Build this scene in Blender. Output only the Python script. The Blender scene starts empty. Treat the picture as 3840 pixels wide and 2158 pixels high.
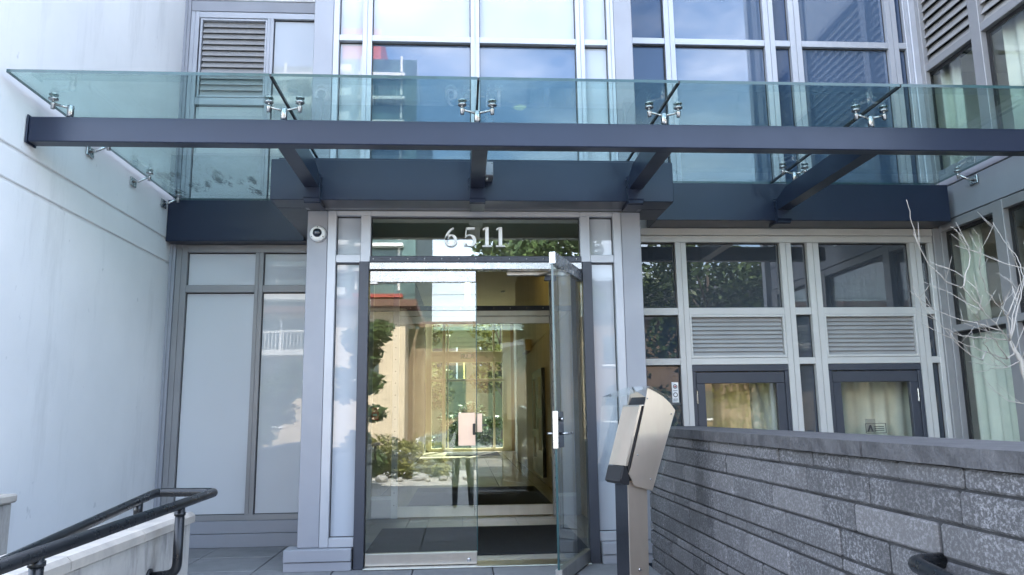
import bpy, bmesh, math, random
from mathutils import Vector, Matrix
random.seed(7)
sc = bpy.context.scene
COL = sc.collection
R = math.radians
# ---------------------------------------------------------------- camera
cam = bpy.data.cameras.new('camera'); camo = bpy.data.objects.new('camera', cam); COL.objects.link(camo)
yaw, pit, rol = R(3.8417), R(9.5702), R(-0.74697)
fw = Vector((math.sin(yaw)*math.cos(pit), math.cos(yaw)*math.cos(pit), math.sin(pit)))
rt = Vector((math.cos(yaw), -math.sin(yaw), 0)); up = rt.cross(fw)
r2 = rt*math.cos(rol) + up*math.sin(rol); u2 = -rt*math.sin(rol) + up*math.cos(rol)
camo.matrix_world = Matrix(((r2.x, u2.x, -fw.x, 0), (r2.y, u2.y, -fw.y, 0), (r2.z, u2.z, -fw.z, 1.17), (0, 0, 0, 1)))
cam.lens = 26.42; cam.sensor_width = 36; cam.clip_start = 0.02; cam.clip_end = 600
sc.camera = camo
# ---------------------------------------------------------------- sky, sun, exposure
SUN_EL, SUN_AZ = R(49), R(16)
world = bpy.data.worlds.new('World'); sc.world = world; world.use_nodes = True
nt = world.node_tree; N = nt.nodes; N.clear()
out = N.new('ShaderNodeOutputWorld'); bg = N.new('ShaderNodeBackground'); sky = N.new('ShaderNodeTexSky')
sky.sky_type = 'NISHITA'; sky.sun_disc = False; sky.sun_elevation = SUN_EL; sky.sun_rotation = SUN_AZ
sky.air_density = 1.0; sky.dust_density = .8; sky.ozone_density = 1.0
tc = N.new('ShaderNodeTexCoord'); mp = N.new('ShaderNodeMapping'); mp.inputs['Scale'].default_value = (1, 1, 2.6)
nz = N.new('ShaderNodeTexNoise'); nz.inputs['Scale'].default_value = 2.4; nz.inputs['Detail'].default_value = 7; nz.inputs['Roughness'].default_value = .58
rp = N.new('ShaderNodeValToRGB'); rp.color_ramp.elements[0].position = .42; rp.color_ramp.elements[1].position = .72
rp.color_ramp.elements[0].color = (0, 0, 0, 1); rp.color_ramp.elements[1].color = (.75, .75, .75, 1)
mx = N.new('ShaderNodeMix'); mx.data_type = 'RGBA'; mx.inputs[7].default_value = (8.3, 8.5, 9.0, 1)
L = nt.links.new
L(tc.outputs['Generated'], mp.inputs[0]); L(mp.outputs[0], nz.inputs[0]); L(nz.outputs[0], rp.inputs[0])
L(rp.outputs[0], mx.inputs[0]); L(sky.outputs[0], mx.inputs[6]); L(mx.outputs[2], bg.inputs[0]); L(bg.outputs[0], out.inputs[0])
bg.inputs[1].default_value = 0.15
sl = bpy.data.lights.new('sun', 'SUN'); sl.energy = 3.8; sl.angle = R(.53); sl.color = (1, .94, .85)
so = bpy.data.objects.new('sun', sl); COL.objects.link(so); so.location = (8, 30, 40)
sv = Vector((math.sin(SUN_AZ)*math.cos(SUN_EL), math.cos(SUN_AZ)*math.cos(SUN_EL), math.sin(SUN_EL)))
so.rotation_euler = sv.to_track_quat('Z', 'Y').to_euler()
vs = sc.view_settings; vs.view_transform = 'Standard'; vs.look = 'None'; vs.gamma = 1; vs.use_curve_mapping = False
vs.exposure = 3.0
sc.render.engine = 'CYCLES'; cy = sc.cycles
cy.use_denoising = True; cy.max_bounces = 10; cy.diffuse_bounces = 4; cy.glossy_bounces = 5; cy.transmission_bounces = 6
cy.transparent_max_bounces = 24; cy.sample_clamp_indirect = 6; cy.caustics_reflective = False; cy.caustics_refractive = False
# ---------------------------------------------------------------- materials
MATS = {}
def pos_tex(nt, scale=1.0, stretch=(1, 1, 1)):
    g = nt.nodes.new('ShaderNodeNewGeometry'); m = nt.nodes.new('ShaderNodeMapping')
    m.inputs['Scale'].default_value = tuple(s*scale for s in stretch); nt.links.new(g.outputs['Position'], m.inputs[0]); return m.outputs[0]
def noise(nt, scale, detail=4, rough=.55, stretch=(1, 1, 1)):
    n = nt.nodes.new('ShaderNodeTexNoise'); n.inputs['Scale'].default_value = scale; n.inputs['Detail'].default_value = detail; n.inputs['Roughness'].default_value = rough
    nt.links.new(pos_tex(nt, 1, stretch), n.inputs[0]); return n.outputs[0]
def ramp(nt, src, stops):
    r = nt.nodes.new('ShaderNodeValToRGB'); el = r.color_ramp.elements
    while len(el) < len(stops): el.new(.5)
    for e, (p, c) in zip(el, stops):
        e.position = p; e.color = (c, c, c, 1) if isinstance(c, (int, float)) else (*c, 1)
    nt.links.new(src, r.inputs[0]); return r.outputs[0]
def mixc(nt, f, a, b, mode='MIX'):
    m = nt.nodes.new('ShaderNodeMix'); m.data_type = 'RGBA'; m.blend_type = mode
    for i, v in ((0, f), (6, a), (7, b)):
        if isinstance(v, (int, float)): m.inputs[i].default_value = v
        elif isinstance(v, tuple): m.inputs[i].default_value = (*v, 1)
        else: nt.links.new(v, m.inputs[i])
    return m.outputs[2]
def mat(name):
    m = bpy.data.materials.new(name); m.use_nodes = True; nt = m.node_tree; nt.nodes.clear()
    o = nt.nodes.new('ShaderNodeOutputMaterial'); MATS[name] = m; return m, nt, o
def bump(nt, h, s, d=.01):
    b = nt.nodes.new('ShaderNodeBump'); b.inputs['Strength'].default_value = s; b.inputs['Distance'].default_value = d; nt.links.new(h, b.inputs['Height']); return b.outputs[0]
def P(name, c, rough=.5, metal=0, vary=.08, vscale=3, bmp=0, bscale=60, stretch=(1, 1, 1), spec=.5, coat=0, rvar=0, c2=None, bdist=.004, rand=0):
    """principled: colour drifts between c and c2 with noise, own random tint per piece, fine relief"""
    m, nt, o = mat(name); p = nt.nodes.new('ShaderNodeBsdfPrincipled')
    if c2 is None: c2 = tuple(max(0, v*(1-2*vary)) for v in c)
    col = mixc(nt, ramp(nt, noise(nt, vscale, 5, .6, stretch), [(.35, 0), (.68, 1)]), c, c2)
    if rand:
        oi = nt.nodes.new('ShaderNodeObjectInfo'); k = ramp(nt, oi.outputs['Random'], [(0, 1-rand), (1, 1)]); col = mixc(nt, 1.0, col, k, 'MULTIPLY')
    nt.links.new(col, p.inputs['Base Color'])
    p.inputs['Roughness'].default_value = rough; p.inputs['Metallic'].default_value = metal; p.inputs['Specular IOR Level'].default_value = spec; p.inputs['Coat Weight'].default_value = coat; p.inputs['Coat Roughness'].default_value = .04
    if rvar: nt.links.new(ramp(nt, noise(nt, vscale*2, 4, .6, stretch), [(.3, max(0, rough-rvar)), (.7, min(1, rough+rvar))]), p.inputs['Roughness'])
    if bmp: nt.links.new(bump(nt, noise(nt, bscale, 4, .6, stretch), bmp, bdist), p.inputs['Normal'])
    nt.links.new(p.outputs[0], o.inputs[0]); return m
def G(name, tint, f0=.045, wav=.02, wscale=1.6, rcol=(1, 1, 1), dirt=None, body=None, bodyf=0):
    """pane: tinted clear sheet with Schlick mirror reflection on both faces and slight roller waviness; body = part of it scatters like a blind or film"""
    m, nt, o = mat(name)
    g = nt.nodes.new('ShaderNodeNewGeometry'); nrm = bump(nt, noise(nt, wscale, 1, .4), wav, .02) if wav else g.outputs['Normal']
    d = nt.nodes.new('ShaderNodeVectorMath'); d.operation = 'DOT_PRODUCT'; nt.links.new(g.outputs['Incoming'], d.inputs[0]); nt.links.new(g.outputs['Normal'], d.inputs[1])
    def mth(op, a, b=None):
        n = nt.nodes.new('ShaderNodeMath'); n.operation = op; n.use_clamp = op == 'SUBTRACT'
        for i, v in enumerate((a, b)):
            if v is None: continue
            if isinstance(v, (int, float)): n.inputs[i].default_value = v
            else: nt.links.new(v, n.inputs[i])
        return n.outputs[0]
    s = mth('POWER', mth('SUBTRACT', 1.0, mth('ABSOLUTE', d.outputs['Value'])), 5.0)
    F = mth('ADD', mth('MULTIPLY', s, 1-f0), f0)
    tr = nt.nodes.new('ShaderNodeBsdfTransparent'); tr.inputs[0].default_value = (*tint, 1)
    base = tr.outputs[0]
    if body:
        df = nt.nodes.new('ShaderNodeBsdfDiffuse'); df.inputs[0].default_value = (*body, 1)
        mb = nt.nodes.new('ShaderNodeMixShader'); mb.inputs[0].default_value = bodyf; nt.links.new(base, mb.inputs[1]); nt.links.new(df.outputs[0], mb.inputs[2]); base = mb.outputs[0]
    if dirt:
        df = nt.nodes.new('ShaderNodeBsdfDiffuse'); df.inputs[0].default_value = (*dirt[0], 1)
        mb = nt.nodes.new('ShaderNodeMixShader'); nt.links.new(dirt[1](nt), mb.inputs[0]); nt.links.new(base, mb.inputs[1]); nt.links.new(df.outputs[0], mb.inputs[2]); base = mb.outputs[0]
    gl = nt.nodes.new('ShaderNodeBsdfGlossy'); gl.inputs['Roughness'].default_value = 0.0; gl.inputs[0].default_value = (*rcol, 1); nt.links.new(nrm, gl.inputs['Normal'])
    mm = nt.nodes.new('ShaderNodeMixShader'); nt.links.new(F, mm.inputs[0]); nt.links.new(base, mm.inputs[1]); nt.links.new(gl.outputs[0], mm.inputs[2])
    nt.links.new(mm.outputs[0], o.inputs[0]); return m
def E(name, c, s):
    m, nt, o = mat(name); e = nt.nodes.new('ShaderNodeEmission'); e.inputs[0].default_value = (*c, 1); e.inputs[1].default_value = s; nt.links.new(e.outputs[0], o.inputs[0]); return m
def sheet_panel(name, c, f0=.05, wav=.035, wscale=1.3):
    """opaque back-painted glass: coloured body under a mirror-smooth slightly wavy face"""
    m, nt, o = mat(name); p = nt.nodes.new('ShaderNodeBsdfPrincipled')
    nt.links.new(mixc(nt, ramp(nt, noise(nt, .8, 3), [(.3, 0), (.7, 1)]), c, tuple(v*.94 for v in c)), p.inputs['Base Color'])
    p.inputs['Roughness'].default_value = .55; p.inputs['Specular IOR Level'].default_value = .0
    p.inputs['Coat Weight'].default_value = 1; p.inputs['Coat Roughness'].default_value = 0.0; p.inputs['Coat IOR'].default_value = 1.6
    nt.links.new(bump(nt, noise(nt, wscale, 1, .4), wav, .02), p.inputs['Coat Normal'])
    nt.links.new(p.outputs[0], o.inputs[0]); return m
# stucco with weather stains
def stucco():
    m, nt, o = mat('white_stucco'); p = nt.nodes.new('ShaderNodeBsdfPrincipled')
    a = mixc(nt, ramp(nt, noise(nt, .7, 5, .6), [(.3, 0), (.75, 1)]), (.74, .745, .755), (.63, .64, .655))
    st = ramp(nt, noise(nt, 3.4, 7, .72, (1, 1, .16)), [(.52, 0), (.74, .55)])
    a = mixc(nt, st, a, (.5, .51, .52))
    sp = ramp(nt, noise(nt, 9, 3, .6, (1, 1, .6)), [(.70, 0), (.76, .6)])
    a = mixc(nt, sp, a, (.42, .43, .45))
    nt.links.new(a, p.inputs['Base Color']); p.inputs['Roughness'].default_value = .85; p.inputs['Specular IOR Level'].default_value = .25
    nt.links.new(bump(nt, noise(nt, 90, 3, .6), .25, .003), p.inputs['Normal']); nt.links.new(p.outputs[0], o.inputs[0])
stucco()
P('silver_frame', (.43, .445, .485), .42, .35, .05, 2.2, .05, 40)
P('light_frame', (.54, .535, .525), .45, .15, .05, 2.2, .05, 40)
P('grey_frame', (.27, .27, .28), .45, .25, .06, 2.2, .05, 40)
P('grey_cladding', (.29, .30, .335), .5, .15, .05, 1.3, .04, 30, rvar=.08)
P('dark_jamb', (.046, .052, .07), .42, .1, .06, 2)
P('navy_steel', (.014, .021, .044), .30, .1, .06, 2.5, .03, 60, rvar=.02, spec=.42)
P('navy_soffit', (.03, .034, .044), .6, 0, .08, 1.5)
P('louver_metal', (.33, .325, .325), .5, .2, .05, 5)
P('louver_void', (.03, .03, .032), .9)
P('gasket', (.012, .012, .014), .6)
P('stainless', (.55, .53, .50), .36, 1, .07, 6, .04, 160, (1, 1, .05), rvar=.06)
P('stainless_bright', (.44, .445, .45), .27, 1, .05, 8, rvar=.05)
P('brass_steel', (.70, .585, .49), .34, .75, .10, 3.0, .05, 120, (1, 1, .1), rvar=.08, c2=(.66, .46, .38))
P('pedestal_steel', (.60, .52, .43), .36, .78, .06, 5, .06, 90, (1, 1, .2), rvar=.08, c2=(.54, .44, .36))  # warm tint paints the sunlit street mirrored in the steel
P('dark_metal_shade', (.10, .105, .12), .16, .9, .1, 4, rvar=.05)  # dark metal; on the pedestal post it paints the shaded side
P('black_plastic', (.02, .02, .022), .3)
P('white_plastic', (.8, .8, .79), .4, vary=.02)
P('rail_paint', (.010, .012, .015), .30, .1, .12, 8, .05, 80, rvar=.08)
P('concrete_cap', (.48, .44, .385), .85, 0, .12, 6, .3, 50, c2=(.33, .31, .285))
def concrete_wall():
    m, nt, o = mat('concrete_wall'); p = nt.nodes.new('ShaderNodeBsdfPrincipled')
    a = mixc(nt, ramp(nt, noise(nt, 3, 6, .65), [(.3, 0), (.7, 1)]), (.50, .48, .44), (.36, .345, .32))
    a = mixc(nt, ramp(nt, noise(nt, 7, 6, .7, (1, 1, .22)), [(.46, 0), (.62, .8)]), a, (.17, .165, .16))
    nt.links.new(a, p.inputs['Base Color']); p.inputs['Roughness'].default_value = .9
    nt.links.new(bump(nt, noise(nt, 45, 5, .65), .4, .004), p.inputs['Normal']); nt.links.new(p.outputs[0], o.inputs[0])
concrete_wall()
def brick_mat():
    m, nt, o = mat('grey_brick'); p = nt.nodes.new('ShaderNodeBsdfPrincipled')
    oi = nt.nodes.new('ShaderNodeObjectInfo')
    base = ramp(nt, oi.outputs['Random'], [(0, (.062, .061, .063)), (.5, (.085, .083, .085)), (1, (.115, .111, .112))])
    sp = ramp(nt, noise(nt, 75, 5, .8, (1, 1, 1.15)), [(.48, 0), (.61, .75)])
    big = ramp(nt, noise(nt, 4.5, 5, .6), [(.32, .15), (.66, 1)])
    f = mixc(nt, 1.0, sp, big, 'MULTIPLY')
    a = mixc(nt, f, base, (.30, .295, .31))
    ef = ramp(nt, noise(nt, 14, 6, .75, (1, 1, .35)), [(.66, 0), (.78, .55)])
    a = mixc(nt, ef, a, (.36, .36, .38))
    nt.links.new(a, p.inputs['Base Color']); p.inputs['Roughness'].default_value = .88; p.inputs['Specular IOR Level'].default_value = .3
    nt.links.new(bump(nt, noise(nt, 85, 5, .7), .55, .006), p.inputs['Normal']); nt.links.new(p.outputs[0], o.inputs[0])
brick_mat()
P('mortar', (.012, .012, .013), .95, 0, .2, 9, .5, 120, c2=(.045, .045, .048))
P('cap_stone', (.044, .043, .046), .75, 0, .1, 12, .7, 55, c2=(.080, .078, .081), bdist=.012)
P('paver_stone', (.22, .22, .228), .8, 0, .1, 5, .3, 90, rand=.1, c2=(.17, .17, .178))
P('joint_sand', (.14, .14, .14), .95)
P('lobby_tile', (.50, .45, .385), .22, 0, .05, 3, rand=.08, rvar=.05)
P('mat_fibre', (.016, .017, .021), .95, 0, .3, 40, .6, 300)
def wood(name, c, c2, rough=.4):
    m, nt, o = mat(name); p = nt.nodes.new('ShaderNodeBsdfPrincipled'); oi = nt.nodes.new('ShaderNodeObjectInfo')
    a = mixc(nt, ramp(nt, noise(nt, 14, 6, .65, (1, 1, .06)), [(.3, 0), (.7, 1)]), c, c2)
    a = mixc(nt, 1.0, a, ramp(nt, oi.outputs['Random'], [(0, .86), (1, 1)]), 'MULTIPLY')
    nt.links.new(a, p.inputs['Base Color']); p.inputs['Roughness'].default_value = rough; nt.links.new(p.outputs[0], o.inputs[0])
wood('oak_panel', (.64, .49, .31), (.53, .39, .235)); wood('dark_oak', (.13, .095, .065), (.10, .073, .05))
P('ceiling_paint', (.62, .56, .44), .7, 0, .04, 1)
P('cream_frame', (.82, .76, .48), .5, 0, .03, 2)
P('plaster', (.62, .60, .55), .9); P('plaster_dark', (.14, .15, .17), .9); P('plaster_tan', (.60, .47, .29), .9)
P('curtain_cloth', (.66, .66, .60), .9, 0, .05, 4, c2=(.56, .57, .53)); P('tan_cloth', (.62, .47, .26), .9, 0, .06, 3, c2=(.52, .38, .2))
P('red_paint', (.55, .03, .03), .4); P('green_sign', (.02, .22, .09), .4); P('white_paint', (.88, .88, .88), .5, vary=.02)
P('print_dark', (.05, .05, .055), .6)
P('bark_pale', (.38, .36, .33), .8, 0, .1, 30, .4, 90, c2=(.38, .35, .32)); P('bark_brown', (.13, .10, .075), .9, 0, .2, 12, .5, 60)
P('leaf_green', (.075, .12, .03), .55, 0, .3, 1.2, c2=(.03, .055, .016)); P('leaf_olive', (.20, .19, .05), .6, 0, .25, 2, c2=(.11, .12, .03)); P('leaf_russet', (.18, .09, .04), .6, 0, .25, 2, c2=(.07, .08, .03))
P('asphalt', (.055, .055, .058), .9, 0, .15, 8, .3, 90); P('sidewalk', (.46, .45, .42), .9, 0, .08, 3, .2, 60); P('kerb_stone', (.42, .41, .39), .9); P('soil', (.05, .04, .03), .95, 0, .2, 12, .6, 40)
P('beige_render', (.68, .56, .40), .9, 0, .05, 1.2); P('brown_render', (.24, .17, .11), .9, 0, .08, 1); P('white_render', (.74, .73, .7), .85); P('roof_trim', (.16, .08, .06), .7); P('roof_grey', (.06, .06, .065), .8)
P('tower_slab', (.72, .73, .72), .8); P('tower_red', (.48, .09, .07), .6); P('dark_window', (.035, .05, .055), .08, 0, .1, .4, coat=.5); P('tower_glass', (.10, .17, .16), .08, 0, .3, .3, coat=.5)
P('car_paint', (.42, .44, .46), .3, .6, .02, 1, coat=1); P('tyre_rubber', (.02, .02, .02), .9); P('river_rock', (.42, .41, .39), .85, 0, .1, 6, rand=.3)
P('skin_tone', (.55, .36, .27), .55, vary=.03); P('dark_cloth', (.018, .02, .028), .9, vary=.1, vscale=12, bmp=.3, bscale=60); P('jacket_cloth', (.03, .04, .06), .9, vary=.1); P('hair_dark', (.02, .015, .012), .6)
P('siding_white', (.15, .16, .075), .8); P('court_paving', (.09, .10, .06), .9)
E('led_yellow', (1, .85, .28), 3.2); E('downlight_warm', (1, .78, .08), 2.0)
sheet_panel('panel_pale', (.57, .585, .61)); sheet_panel('panel_white', (.40, .43, .475)); sheet_panel('panel_dark', (.030, .042, .062), wav=.03)
sheet_panel('panel_blue', (.035, .06, .115), wav=.012)
G('door_glass', (.93, .965, .93), .075, .006, .9); G('clear_glass', (.94, .97, .94), .04, .004, .9); G('transom_glass', (.80, .88, .85), .13, .012, 1.6)
G('window_blue', (.50, .60, .70), .105, .008, 1.2, body=(.085, .13, .21), bodyf=.72)
G('window_deep', (.40, .48, .52), .09, .012, 1.3, body=(.062, .072, .09), bodyf=.68)
G('window_green', (.925, .95, .925), .055, .015, 1.2)
G('acrylic', (.96, .98, .98), .045, .02, 3)
def canopy_dirt(nt):
    v = nt.nodes.new('ShaderNodeNewGeometry'); sx = nt.nodes.new('ShaderNodeSeparateXYZ'); nt.links.new(v.outputs['Position'], sx.inputs[0])
    # leaf litter and grime washed into the low back corner
    def step(o, a, b):
        m = nt.nodes.new('ShaderNodeMapRange'); m.inputs[1].default_value = a; m.inputs[2].default_value = b; m.clamp = True; nt.links.new(o, m.inputs[0]); return m.outputs[0]
    k = mixc(nt, 1.0, step(sx.outputs['Y'], 5.9, 7.2), step(sx.outputs['X'], -.9, -1.7), 'MULTIPLY')
    lit = ramp(nt, noise(nt, 3.2, 8, .75, (2.6, .9, 1)), [(.545, 0), (.62, .85)])
    haze = ramp(nt, noise(nt, 2.2, 6, .65), [(.3, .035), (.75, .12)])
    return mixc(nt, 1.0, haze, mixc(nt, 1.0, k, lit, 'MULTIPLY'), 'ADD')
G('canopy_glass', (.80, .925, .905), .05, .012, .8, dirt=((.16, .2, .18), canopy_dirt))
P('glass_edge', (.035, .085, .09), .15, 0, .2, 4)
# ---------------------------------------------------------------- mesh helpers
W = {}                                   # world position of every object's origin
def link(name, me, loc, parent=None, label=None, cat=None, group=None, kind=None):
    o = bpy.data.objects.new(name, me); COL.objects.link(o); loc = Vector(loc)
    if parent is not None: o.parent = parent; o.location = loc - W[parent.name]
    else: o.location = loc
    W[o.name] = loc
    if label: o['label'] = label
    if cat: o['category'] = cat
    if group: o['group'] = group
    if kind: o['kind'] = kind
    return o
def thing(name, loc, label, cat, group=None): return link(name, None, loc, None, label, cat, group)
def part(name, parent, loc=None, label=None): return link(name, None, loc if loc is not None else W[parent.name], parent, label)
CACHE = {}
def meshof(name, v, f, m, smooth=False):
    me = bpy.data.meshes.new(name); me.from_pydata([tuple(p) for p in v], [], f); me.update()
    for k in (m if isinstance(m, (list, tuple)) else [m]): me.materials.append(MATS[k])
    if smooth: me.polygons.foreach_set('use_smooth', [True]*len(me.polygons))
    return me
def cubemesh(dx, dy, dz, m, bev=0, seg=1):
    key = (round(dx, 4), round(dy, 4), round(dz, 4), m, bev, seg)
    if key in CACHE: return CACHE[key]
    bm = bmesh.new(); bmesh.ops.create_cube(bm, size=1); bmesh.ops.scale(bm, vec=(dx, dy, dz), verts=bm.verts)
    if bev: bmesh.ops.bevel(bm, geom=bm.edges[:], offset=min(bev, .45*min(dx, dy, dz)), segments=seg, affect='EDGES', profile=.7)
    me = bpy.data.meshes.new('box'); bm.to_mesh(me); bm.free(); me.materials.append(MATS[m]); CACHE[key] = me; return me
def box(name, x0, x1, y0, y1, z0, z1, m, parent=None, bev=.002, **k):
    return link(name, cubemesh(x1-x0, y1-y0, z1-z0, m, bev), ((x0+x1)/2, (y0+y1)/2, (z0+z1)/2), parent, **k)
def poly(name, v, f, m, parent=None, smooth=False, **k):
    v = [Vector(p) for p in v]; c = sum(v, Vector())/len(v); return link(name, meshof(name, [p-c for p in v], f, m, smooth), c, parent, **k)
def prism(name, pts, axis, a0, a1, m, parent=None, **k):
    """extrude a 2-D outline along axis: x -> pts are (y,z); y -> (x,z); z -> (x,y)"""
    def P3(p, a): return {'x': (a, p[0], p[1]), 'y': (p[0], a, p[1]), 'z': (p[0], p[1], a)}[axis]
    n = len(pts); v = [P3(p, a0) for p in pts] + [P3(p, a1) for p in pts]
    f = [list(range(n)), list(range(2*n-1, n-1, -1))] + [[i, i+n, (i+1) % n+n, (i+1) % n] for i in range(n)]
    o = poly(name, v, f, m, parent, **k); fixn(o.data); return o
def fixn(me):
    bm = bmesh.new(); bm.from_mesh(me); bmesh.ops.recalc_face_normals(bm, faces=bm.faces); bm.to_mesh(me); bm.free()
def tube_geo(pts, r, n=10, caps=True):
    pts = [Vector(p) for p in pts]; rs = r if isinstance(r, (list, tuple)) else [r]*len(pts); v = []; f = []
    ref = None
    for i, p in enumerate(pts):
        t = ((pts[min(i+1, len(pts)-1)]-p).normalized() + (p-pts[max(i-1, 0)]).normalized()).normalized()
        if ref is None: ref = t.orthogonal().normalized()
        ref = (ref - t*ref.dot(t)).normalized(); b = t.cross(ref)
        for k in range(n):
            a = 2*math.pi*k/n; v.append(p + (ref*math.cos(a)+b*math.sin(a))*rs[i])
    for i in range(len(pts)-1):
        for k in range(n): f.append([i*n+k, i*n+(k+1) % n, (i+1)*n+(k+1) % n, (i+1)*n+k])
    if caps: f.append(list(range(n-1, -1, -1))); f.append([(len(pts)-1)*n+k for k in range(n)])
    return v, f
def tube(name, pts, r, m, parent=None, n=10, **k):
    v, f = tube_geo(pts, r, n); return poly(name, v, f, m, parent, True, **k)
def fillet(pts, rad, seg=6):
    pts = [Vector(p) for p in pts]; o = [pts[0]]
    for a, b, c in zip(pts, pts[1:], pts[2:]):
        d1 = (a-b).normalized(); d2 = (c-b).normalized(); q = min(rad, (a-b).length*.45, (c-b).length*.45)
        for i in range(seg+1):
            t = i/seg; o.append((b+d1*q)*(1-t)**2 + b*2*t*(1-t) + (b+d2*q)*t*t)
    return o+[pts[-1]]
def lathe(name, prof, loc, m, parent=None, axis='z', n=24, **k):
    """spin (radius, height) profile; axis may be 'z' or '-y' (towards the street)"""
    v = []; f = []
    for r, h in prof:
        for i in range(n):
            a = 2*math.pi*i/n; x, y = r*math.cos(a), r*math.sin(a)
            v.append({'z': (x, y, h), '-y': (x, -h, y), '-x': (-h, x, y), 'x': (h, x, y)}[axis])
    for j in range(len(prof)-1):
        for i in range(n): f.append([j*n+i, j*n+(i+1) % n, (j+1)*n+(i+1) % n, (j+1)*n+i])
    f.append(list(range(n))); f.append([(len(prof)-1)*n+i for i in range(n)])
    me = meshof(name, v, f, m, True); fixn(me); return link(name, me, loc, parent, **k)
def rotated(o, rx=0, ry=0, rz=0): o.rotation_euler = (rx, ry, rz); return o
# ================================================================ ground
GZ = -.36                                 # street level; the entrance landing is z = 0
def sheet(name, x0, x1, y0, y1, z, m, th=.3, **k): return box(name, x0, x1, y0, y1, z-th, z, m, None, 0, kind='structure', **k)
sheet('ground', -160, 160, -160, 160, GZ-.02, 'soil', .5)
sheet('pavement', -30, 30, -9.0, 3.2, GZ, 'sidewalk')
sheet('road', -60, 60, -19.0, -9.25, GZ-.008, 'asphalt', .2)
box('kerb', -60, 60, -9.25, -9.0, GZ-.2, GZ+.004, 'kerb_stone', None, .01, kind='structure')
sheet('far_pavement', -60, 60, -23, -19.0, GZ+.003, 'sidewalk')
land = box('landing', -2.83, 1.45, 3.25, 7.4, GZ, -.034, 'joint_sand', None, 0, kind='structure')
for i in range(7):
    for j in range(7):
        x0 = -2.83+i*.612+.004; y0 = 3.25+j*.594+.004
        box('paver', x0, min(x0+.604, 1.449), y0, y0+.586, -.034, random.uniform(-.002, .0015), 'paver_stone', land, .004)
box('step', -1.36, 1.45, 2.92, 3.25, GZ, -.18, 'concrete_cap', None, .012, kind='structure')

# ================================================================ the building
B = thing('apartment_building', (.12, 6.2, 0), 'modern grey and white apartment building with a glazed central entrance bay', 'building')
# -- white flank wall with two horizontal reveals
for nm, z0, z1 in (('wall_panel', GZ, 2.640), ('wall_panel', 2.660, 2.860), ('wall_panel', 2.880, 13)):
    box(nm, -6.5, -2.83, 4.38, 7.46, z0, z1, 'white_stucco', B, .006)
box('wall_reveal', -6.4, -2.844, 4.40, 7.45, 2.6, 2.9, 'white_stucco', B, 0)
def mull(x0, x1, y, z0, z1, m, par, d=.06):          # extruded mullion: two face ribs beside a fine groove
    w = (x1-x0-.008)/2
    if x1-x0 < .05: box('mullion', x0, x1, y, y+d, z0, z1, m, par, .003); return
    v = []; f = []
    prof = [(x0, y+d), (x0, y), (x0+w, y), (x0+w, y+.008), (x1-w, y+.008), (x1-w, y), (x1, y), (x1, y+d)]
    prism('mullion', prof, 'z', z0, z1, m, par)
def tran(x0, x1, y, z0, z1, m, par, d=.06, name='transom'): return box(name, x0, x1, y, y+d, z0, z1, m, par, .003)
def pane(x0, x1, y, z0, z1, m, par, th=.012, name='pane', g=.012):
    """pane with its dark gasket seen as a thin reveal round the edge"""
    box(name, x0+.006, x1-.006, y, y+th, z0+.006, z1-.006, m, par, 0)
    for a in ((x0-.01, x1+.01, z1-.010, z1+.01), (x0-.01, x1+.01, z0-.01, z0+.006), (x0-.01, x0+.007, z0, z1), (x1-.007, x1+.01, z0, z1)):
        box('gasket', a[0], a[1], y-.004, y+th+.006, a[2], a[3], 'gasket', par, 0)
def louver(x0, x1, y, z0, z1, n, par, frame='silver_frame', axis='x'):
    lv = part('louver', par, ((x0+x1)/2, y, z0))
    box('backing', x0, x1, y+.07, y+.085, z0, z1, 'louver_void', lv, 0)
    h = (z1-z0)/n
    for i in range(n):
        zc = z0+h*(i+.5); s = box('slat', x0+.004, x1-.004, y+.026, y+.032, zc-.60*h, zc+.60*h, 'louver_metal', lv, .001); s.rotation_euler.x = R(-24)
    for a in ((x0-.02, x0, z0-.02, z1+.02), (x1, x1+.02, z0-.02, z1+.02)): box('louver_frame', a[0], a[1], y-.006, y+.08, a[2], a[3], frame, lv, .002)
    for a in ((z0-.02, z0), (z1, z1+.02)): box('louver_frame', x0, x1, y-.006, y+.08, a[0], a[1], frame, lv, .002)
    return lv
# -- left recess, lower storey (plane y = 7.4)
wl = part('window', B, (-2.1, 7.4, 0), 'pale panelled window beside the white wall')
F = 'grey_frame'
mull(-2.83, -2.772, 7.325, 0, 2.84, 'grey_cladding', wl, .09)
mull(-2.770, -2.664, 7.345, .235, 2.84, F, wl); mull(-2.015, -1.938, 7.345, .285, 2.765, F, wl)
for z0, z1, nm in ((2.765, 2.84, 'window_head'), (.235, .285, 'window_sill')): tran(-2.664, -1.28, 7.346, z0, z1, F, wl, name=nm)
for a, b in ((-2.664, -2.015), (-1.938, -1.28)):
    tran(a, b, 7.347, 2.37, 2.44, F, wl)
    pane(a, b, 7.385, 2.44, 2.765, 'panel_pale', wl); pane(a, b, 7.385, .285, 2.37, 'panel_pale', wl)
box('base_panel', -2.772, -1.28, 7.335, 7.42, .122, .233, 'grey_cladding', B, .003); box('base_panel', -2.772, -1.28, 7.325, 7.42, .0, .118, 'grey_cladding', B, .003)
box('back_wall', -2.9, -1.2, 7.42, 7.5, 0, 13, 'plaster_dark', B, 0)
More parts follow.
